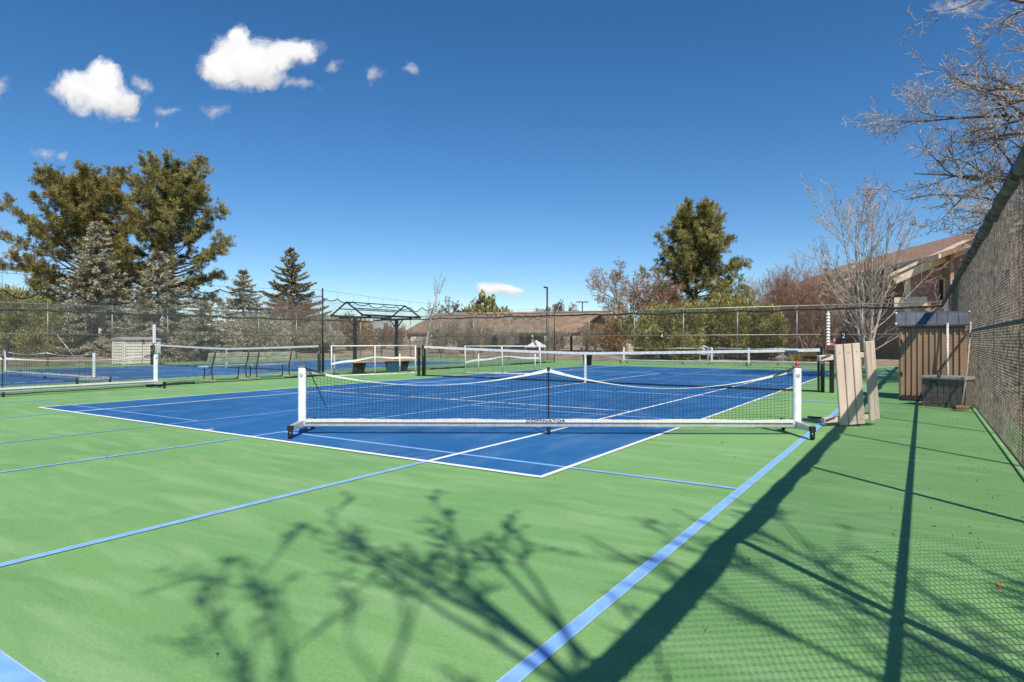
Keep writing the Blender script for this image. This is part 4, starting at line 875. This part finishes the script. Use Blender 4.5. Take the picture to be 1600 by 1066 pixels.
def spruce(label, u, v, D, halfw, seed, leaf, droop=.18, dens=1.0, name='spruce_tree'):
    b = base_of(u, D); H = ztop(v, D) - b[2]; rg = np.random.default_rng(seed); t = thing(name, label, 'tree', b, 0, 'spruce trees beyond the courts')
    MB().tube((0, 0, 0), (0, 0, H * .98), H * .02, .02, 9).build('trunk', G['bark'], t, True)
    segs, cs, ds = [], [], []; nw = int(H / .36 * dens); az = 0
    for k in range(nw):
        f = (k + .3) / nw; z = .25 + f * (H - .4); rad = halfw * (1 - f) ** .9 + .12; nb = max(4, int(9 - 4 * f))
        for j in range(nb):
            az += 6.283 / nb + rg.normal(0, .2); ln = rad * rg.uniform(.72, 1.15); d = unit(np.array([math.cos(az), math.sin(az), -.05 + .5 * f ** 2 + rg.normal(0, .06)])); q = np.array([0, 0, z + rg.normal(0, .08)]); ns = 5
            side = np.cross(d, [0, 0, 1.]); side /= np.linalg.norm(side)
            for m_ in range(ns):
                d = unit(d + np.array([0, 0, -droop * (m_ < 2) + .17 * (m_ >= 2)])); q2 = q + d * ln / ns; segs.append((q, q2, .02 * (1 - f * .5), .012))
                if m_ >= 1 or f > .6:
                    nn_ = max(3, int(ln / ns / .05)) * 2
                    w_ = np.repeat(np.linspace(0, 1, nn_ // 2), 2); s_ = np.tile([-1., 1.], nn_ // 2); l3 = (.16 + .14 * ln * (1 - m_ / ns)) * rg.uniform(.6, 1.1, nn_)
                    e = d * .8 + side * (s_ * rg.uniform(.5, 1.1, nn_))[:, None]; e[:, 2] += rg.uniform(-.25, .12, nn_); e /= np.linalg.norm(e, axis=1, keepdims=True)
                    kk = np.maximum(1, (l3 / .13).astype(int)); ix = np.repeat(np.arange(nn_), kk); fr_ = (np.arange(len(ix)) - np.repeat(np.cumsum(kk) - kk, kk)) / kk[ix]
                    cs.append(q + (q2 - q) * w_[ix, None] + e[ix] * (l3[ix] * fr_)[:, None]); ds.append(e[ix] + rg.normal(0, .28, (len(ix), 3)))
                    cs.append(q2[None]); ds.append(d[None])
                q = q2
    V, Fc = tubes([s[0] for s in segs], [s[1] for s in segs], [s[2] for s in segs], [s[3] for s in segs], 3); tag(link('branches', arr_mesh('branches', V, Fc), G['bark'], t), kind='stuff')
    cs, ds = np.concatenate(cs), np.concatenate(ds); K = 3
    Cn = np.repeat(cs, K, 0) + rg.normal(0, .03, (len(cs) * K, 3)); Dr = np.repeat(ds, K, 0) + rg.normal(0, .3, (len(cs) * K, 3))
    leaves('crown', t, leaf, Cn, Dr, rg.uniform(.15, .28, len(Cn)), rg.uniform(.045, .085, len(Cn)), rg)
def shrub(label, u, D, hw, H, seed, leaf, n=5200, name='juniper_shrub', cat='shrub', group='evergreen shrubs beyond the fences', size=(.14, .30), lobes=9, pos=None, lw=(.035, .075)):
    b = pos or base_of(u, D); rg = np.random.default_rng(seed); t = thing(name, label, cat, b, 0, group)
    L0 = [(np.array([rg.normal(0, .42) * hw, rg.normal(0, .42) * hw, H * rg.uniform(.18, .8)]), rg.uniform(.32, .55) * hw, rg.uniform(.2, .34) * H) for _ in range(lobes)]; L0.append((np.array([0, 0, H * .62]), hw * .42, H * .4))
    P = MB()
    for c, a, h in L0: P.path([(c[0] * .1, c[1] * .1, -.05), (c[0] * .5, c[1] * .5, c[2] * .5), tuple(c)], [.06, .045, .015], 5)
    P.build('stem', G['bark'], t)
    cs, ds = [], []
    for c, a, h in L0:
        m_ = n // len(L0); d = rg.normal(size=(m_, 3)); d /= np.linalg.norm(d, axis=1, keepdims=True); rr = rg.uniform(.45, 1.05, m_) ** .6
        rr *= 1 + .22 * np.sin(d[:, 0] * 7 + a * 9) * np.sin(d[:, 1] * 6 + h * 5)
        q = c + d * rr[:, None] * np.array([a, a, h]); cs.append(q); ds.append(d + np.array([0, 0, .9]) + rg.normal(0, .45, (m_, 3)))
    cs = np.concatenate(cs); ds = np.concatenate(ds); k = cs[:, 2] > .02; cs, ds = cs[k], ds[k]; K = 4
    Cn = np.repeat(cs, K, 0) + rg.normal(0, .07, (len(cs) * K, 3)); Dr = np.repeat(ds, K, 0) + rg.normal(0, .35, (len(cs) * K, 3))
    leaves('foliage', t, leaf, Cn, Dr, rg.uniform(*size, len(Cn)), rg.uniform(*lw, len(Cn)), rg)
TREE = dict(nseg=[9, 7, 6, 5, 4], wob=[.05, .11, .14, .17, .2], up=[.02, .05, .05, .04, .03], kids=[9, 6, 6, 5, 4], ang=[.75, .75, .7, .7, .7], len=[.6, .55, .55, .55, .55], rad=.62, taper=.3, rmin=.009)
TREE['from'] = [.3, .2, .15, .1, .1]
def bare(label, b, H, seed, bark, twig, maxlv=4, trunks=1, spread=.15, rad=None, P=None, group='bare winter trees', name='bare_tree', lean=(0, 0), leafy=None, trunk_lv=1, hl=.62):
    PP = dict(TREE); PP.update(P or {}); t = thing(name, label, 'tree', b, 0, group); T = Bare(seed); rad = rad or H * .016
    for k in range(trunks):
        a = k * 2.4 + seed; d = (math.cos(a) * spread * (trunks > 1) + lean[0], math.sin(a) * spread * (trunks > 1) + lean[1], 1)
        T.grow((.06 * math.cos(a) * (trunks > 1), .06 * math.sin(a) * (trunks > 1), 0), d, H * hl * T.r.uniform(.9, 1.05), rad * (1 if trunks == 1 else .7), 0, maxlv, PP)
    T.parts(t, bark, twig, trunk_lv)
    if leafy:
        m_, cnt, sz = leafy; rg = T.r; tips = np.array([x[0] for x in T.tips]); td = np.array([x[1] for x in T.tips]); idx = rg.integers(0, len(tips), cnt)
        leaves('leaf_tuft', t, m_, tips[idx] + rg.normal(0, .10, (cnt, 3)), td[idx] + rg.normal(0, .8, (cnt, 3)), rg.uniform(sz * .6, sz * 1.3, cnt), rg.uniform(sz * .3, sz * .6, cnt), rg)
    return t

ponderosa('broad olive pine tree, widest crown behind the netted fence', 128, 292, 52, 6.6, 11, G['pine_leaf'], dens=1.75, clear=.16)
ponderosa('tall open pine tree with an orange trunk rising behind the blue grey spruces', 268, 274, 54, 5.0, 23, G['pine_leaf2'], dens=1.35, clear=.24, shape=lambda f: (1.25 - .9 * f if f < .25 else 1.02 if f < .62 else 1.02 - (f - .62) * 1.35))
spruce('blue grey spruce with a pointed top in front of the broad olive pine', 150, 343, 45, 3.9, 31, G['spruce_leaf'])
spruce('blue grey spruce with wide skirts between the two pines', 247, 388, 44, 3.9, 32, G['spruce_leaf'])
spruce('rounded blue grey spruce beside the tall open pine', 380, 420, 52, 3.5, 33, G['spruce_leaf'])
spruce('dark green spruce with upturned branch tips standing apart near the shelter frame', 455, 386, 62, 5.0, 34, G['dark_spruce'], .10)
spruce('low blue grey spruce filling the gap behind the two park benches', 318, 468, 40, 2.9, 35, G['spruce_leaf'])
shrub('tall yellow green juniper at the open end of the netted fence', 12, 41, 2.3, 4.6, 41, G['juniper'])
shrub('yellow green juniper behind the beige storage shed', 70, 47, 2.2, 3.4, 42, G['juniper'], 3600)
shrub('olive juniper behind the park benches', 410, 46, 2.6, 3.0, 43, G['spruce_leaf'], 4200)
for i, (u, D, hw, H, lf) in enumerate(((345, 42, 2.2, 2.2, 'spruce_leaf'), (490, 56, 2.0, 2.6, 'spruce_leaf'), (545, 62, 2.3, 3.6, 'rust_juniper'))):
    shrub(('low grey green shrub behind the park benches', 'grey green shrub by the shelter frame', 'rusty juniper behind the shelter frame')[i], u, D, hw, H, 45 + i, G[lf], 3000)
bare('pale slim leafless tree behind the park benches', base_of(440, 47), 4.4, 51, G['pale_bark'], G['twig'], 3, 3, .3)
RED = dict(kids=[12, 8, 6, 4], up=[.05, .10, .08, .05], ang=[.5, .55, .6, .6], len=[.7, .6, .55, .5], rmin=.006); RED['from'] = [.08, .1, .1, .1]
for i, (u, D, H) in enumerate(((452, 58, 5.0), (478, 60, 4.3), (570, 66, 3.2), (600, 70, 3.6), (620, 64, 2.6))):
    bare(('rusty brown twiggy shrub at the foot of the lone dark spruce', 'brown twiggy shrub to the shelter side of the lone dark spruce', 'low brown twiggy shrub behind the shelter posts', 'brown twiggy shrub under the basketball backboard', 'small brown twiggy shrub next to the pavilion end')[i], base_of(u, D), H, 60 + i, G['dark_twig'], G['red_twig'], 3, 7, .45, .05, RED, 'twiggy winter shrubs', 'twiggy_shrub', trunk_lv=0, hl=.8)
GREY = dict(RED); GREY.update(rmin=.008)
for i, (u, D, H) in enumerate(((100, 52, 3.4), (205, 50, 3.2), (300, 54, 3.6), (360, 50, 3.0), (425, 52, 3.2), (510, 58, 3.4), (690, 58, 2.9), (722, 56, 3.2), (752, 58, 2.8), (790, 60, 2.2), (870, 57, 2.2), (925, 56, 2.6), (962, 60, 2.4))):
    bare(('grey twiggy shrub behind the broad pine trunk', 'grey twiggy shrub behind the beige storage shed', 'grey twiggy shrub under the tall open pine', 'grey twiggy shrub beside the rounded spruce', 'grey twiggy shrub before the lone dark spruce', 'grey twiggy shrub before the rusty juniper', 'grey twiggy shrub at the pavilion end closest to the slim young tree', 'grey twiggy shrub second along the pavilion front', 'grey twiggy shrub third along the pavilion front', 'small grey twiggy shrub before the pavilion posts', 'small grey twiggy shrub behind the canopy tent', 'grey twiggy shrub before the pavilion porch', 'small grey twiggy shrub beside the pale boulder mound')[i], base_of(u, D), H, 160 + i, G['dark_twig'], G['twig'], 3, 7, .5, .05, GREY, 'twiggy winter shrubs', 'twiggy_shrub', trunk_lv=0, hl=.8)
# slim birch by the shelter
tb = gnd(663, 579)
bare('slim white barked young tree beside the frame shelter', (-9.75, 15.75, 0), 4.2, 71, G['birch_bark'], G['twig'], 2, 1, 0, .055, dict(kids=[20, 4], ang=[.6, .55], len=[.34, .45], up=[.0, .07], wob=[.03, .08], rmin=.009, short=.6) | {'from': [.42, .25]}, trunk_lv=0, hl=.98)
# middle distance
bare('forked leafless tree above the pavilion roof', base_of(718, 82), 9.0, 72, G['bark'], G['dark_twig'], 4, 3, .45, .16, dict(rmin=.018))
shrub('round olive juniper rising over the pavilion roof', 757, 82, 4.4, 6.6, 73, G['juniper'], 5200, 'juniper_tree', 'tree', size=(.35, .7), lw=(.12, .24))
bare('bushy leafless tree over the pavilion near the tall lamp post', base_of(878, 84), 8.4, 74, G['bark'], G['dark_twig'], 4, 6, .5, .13, dict(kids=[10, 8, 6, 5], rmin=.017))
bare('rust leaved oak with bare outer branches beside the green pine', base_of(990, 58), 11.0, 75, G['bark'], G['twig'], 4, 5, .42, .17, dict(kids=[9, 8, 6, 5], rmin=.011), leafy=(G['oak_leaf'], 3800, .16), hl=.62)
bare('rust tinged leafless oak leaning toward the green pine', base_of(1040, 56), 8.2, 76, G['bark'], G['red_twig'], 4, 2, .3, .13, leafy=(G['oak_leaf'], 3600, .16))
shrub('dark rusty juniper at the foot of the rust leaved oak', 958, 52, 1.5, 4.0, 77, G['rust_juniper'], 2600)
ponderosa('dense green pine tree rising over the juniper row', 1086, 338, 60, 5.2, 78, G['pine_leaf2'], dens=1.6, clear=.12, shape=lambda f: .8 + .5 * f if f < .3 else .95 - .8 * (f - .3) ** 1.2)
for i, (u, D, hw, H) in enumerate(((1036, 42, 1.7, 3.6), (1066, 40, 1.5, 3.2), (1094, 43, 1.7, 4.0), (1128, 41, 1.8, 3.9), (1164, 42, 1.7, 4.1), (1196, 40, 1.4, 3.5), (1010, 47, 1.6, 3.6), (1140, 52, 2.2, 6.0), (1170, 54, 2.0, 5.6))):
    shrub(('yellow green juniper at the end of the row by the plate numbered 4', 'yellow green juniper second in the row from the plate numbered 4', 'yellow green juniper third in the row from the plate numbered 4', 'yellow green juniper fourth in the row from the plate numbered 4', 'yellow green juniper fifth in the row from the plate numbered 4', 'yellow green juniper ending the row by the reddish shrubs', 'loose juniper between the tan houses and the row', 'tall juniper behind the row under the green pine', 'tall juniper behind the row toward the reddish shrubs')[i], u, D, hw, H, 80 + i, G['juniper'], 4200)
for i, (u, D, H) in enumerate(((1208, 44, 5.3), (1232, 46, 6.7), (1262, 44, 6.3), (1288, 46, 5.6))):
    bare(('reddish twiggy shrub next to the juniper row', 'reddish twiggy shrub second from the juniper row', 'reddish twiggy shrub third from the juniper row', 'reddish twiggy shrub closest to the house wing')[i], base_of(u, D), H, 90 + i, G['dark_twig'], G['red_twig'], 3, 8, .42, .055, RED, 'twiggy winter shrubs', 'twiggy_shrub', trunk_lv=0, hl=.8)
bare('leafless tree rising behind the reddish shrubs', base_of(1240, 62), 9.2, 95, G['bark'], G['dark_twig'], 4, 5, .3, .1)
VASE = dict(nseg=[10, 8, 6, 4], kids=[13, 8, 4, 0], up=[.01, .05, .05, .04], ang=[.75, .55, .5, .5], len=[.58, .5, .5, .5], rmin=.009, wob=[.04, .07, .10, .12], short=.5, rad=.5); VASE['from'] = [.06, .15, .15, .1]
bare('pale multi stemmed bare tree with low sweeping branches in front of the house', (*atY(1352, 540, 33.2)[:2], .0), 9.6, 104, G['pale_bark'], G['twig'], 3, 5, .17, .11, VASE, hl=.86, trunk_lv=1)
def big_tree():
    b = (14.6, 15.0, .6); t = thing('bare_tree', 'big bare tree reaching long limbs over the tall fence toward the shed', 'tree', b, 0, 'bare winter trees'); T = Bare(112); B0 = np.array(b)
    PP = dict(TREE); PP.update(nseg=[9, 9, 7, 6, 4], kids=[0, 11, 9, 7, 5], up=[.0, .015, .03, .03, .03], wob=[.03, .12, .16, .19, .2], ang=[.8, .75, .75, .7, .7], len=[.6, .46, .5, .5, .5], rmin=.007, taper=.1, rad=.75); PP['from'] = [.3, .22, .15, .1, .1]
    T.grow((0, 0, 0), (-.04, 0, 1), 11.5, .34, 0, 1, PP)
    for z0, u, v, D, r in ((3.6, 1392, 300, 19, .13), (4.6, 1470, 190, 18, .12), (5.4, 1455, 70, 19, .13), (6.5, 1500, -20, 18, .12), (5.0, 1540, 250, 16.5, .10), (7.5, 1560, -120, 20, .12), (4.2, 1600, 150, 15, .10), (6.0, 1520, 130, 22, .10), (7.0, 1700, 0, 24, .12), (8.0, 1650, -200, 20, .12), (3.4, 1385, 270, 21, .11), (4.0, 1440, 335, 17, .09), (5.0, 1440, 150, 20, .10), (6.2, 1450, 20, 21, .10), (5.5, 1500, 230, 19, .09)):
        s0 = np.array([-.04 * z0, 0, z0]); e = cam_pt(u, v, D) - B0; T.grow(s0, unit(e - s0) + np.array([0, 0, -.05]), float(np.linalg.norm(e - s0)) * .95, r, 1, 4, PP)
    T.parts(t, G['bark'], G['twig'], 2)
big_tree()
SH = dict(kids=[7, 5, 4, 3], rmin=.007, ang=[.34, .34, .42, .5], up=[.02, .09, .08, .05], len=[.55, .5, .48, .5], wob=[.04, .06, .09, .12], rad=.7); SH['from'] = [.35, .2, .15, .1]
bare('bare tree outside the tall fence casting branch shadows over the green paint', (13.0, -6.75, .3), 9.8, 121, G['bark'], G['twig'], 4, 6, .24, .12, SH, hl=.74)
bare('second bare tree outside the tall fence casting branch shadows along its foot', (13.1, -5.2, .5), 7.4, 127, G['bark'], G['twig'], 4, 4, .25, .08, SH, hl=.7)
# yellow ornamental grass, shrubs along the bank behind the tall fence
def grass_clump(label, b, r, h, seed, n=420):
    rg = np.random.default_rng(seed); t = thing('grass_clump', label, 'grass', b, 0, 'dry grass clumps along the fences'); a = rg.uniform(0, 6.28, n); q = rg.uniform(0, 1, n) ** .5
    Cn = np.stack([np.cos(a) * q * r * .5, np.sin(a) * q * r * .5, np.zeros(n)], 1); D = np.stack([np.cos(a) * q * .8, np.sin(a) * q * .8, np.ones(n)], 1) + rg.normal(0, .15, (n, 3))
    leaves('blades', t, G['straw_grass'], Cn, D, rg.uniform(.6, 1.1, n) * h, rg.uniform(.012, .03, n), rg)
for i, u in enumerate((1255, 1270, 1286)): 
    p = atY(u, 565, 31.0); grass_clump('yellow dry grass clump behind the long fence near the plate numbered 2', (p[0], 31.0, .02), .7, .75, 130 + i)
rg = np.random.default_rng(9)
for i in range(7):
    y = 3.0 + i * 3.1; shrub('low dry rusty shrub on the bank behind the tall fence', 0, 0, 1.0, rg.uniform(.8, 1.5), 140 + i, G['rust_juniper'], 1400, 'dry_shrub', pos=(11.6 + rg.uniform(-.5, .9), y, .12), group='dry shrubs on the bank behind the tall fence')
# far belt of leafless wood that reads as one mass
def far_wood():
    rg = np.random.default_rng(77); P0, P1, r0 = [], [], []
    for k in range(620):
        u = rg.uniform(-350, 1750); D = rg.uniform(105, 150); p = cam_pt(u, HZ, D); H = rg.uniform(2.2, 4.6)
        b = np.array([p[0], p[1], 0.])
        for j in range(26):
            d = unit(np.array([rg.normal(0, .5), rg.normal(0, .5), 1])); s = b + np.array([rg.normal(0, 1.2), rg.normal(0, 1.2), rg.uniform(0, H * .5)]); P0.append(s); P1.append(s + d * H * rg.uniform(.3, .6)); r0.append(rg.uniform(.03, .09))
    V, Fc = tubes(P0, P1, np.array(r0), np.array(r0) * .3, 3); o = link('distant_woodland', arr_mesh('distant_woodland', V, Fc), G['dark_twig']); tag(o, 'far brown belt of leafless wood beyond everything else', 'woodland', kind='stuff')
far_wood()
# fallen leaves and grit on the paint
def litter():
    rg = np.random.default_rng(15); n = 420
    x = np.where(rg.random(n) < .6, 9.2 - rg.exponential(.5, n), rg.uniform(-8, 9, n)); y = rg.uniform(-4.5, 18, n); x = np.clip(x, -9, 9.2)
    n2 = 60; x = np.concatenate([x, rg.uniform(8.2, 9.2, n2)]); y = np.concatenate([y, rg.normal(-.3, .9, n2)]); n += n2
    Cn = np.stack([x, y, np.full(n, .012)], 1); a = rg.uniform(0, 6.28, n); D = np.stack([np.cos(a), np.sin(a), rg.uniform(0, .3, n)], 1)
    V, Fc = quads(Cn, D, rg.uniform(.01, .032, n), rg.uniform(.006, .018, n), rg); V[:, 2] = np.clip(V[:, 2], .009, .04)
    tag(link('fallen_leaves', arr_mesh('fallen_leaves', V, Fc), G['litter']), 'scattered dry brown leaves along the foot of the tall fence', 'leaves', kind='stuff')
litter()
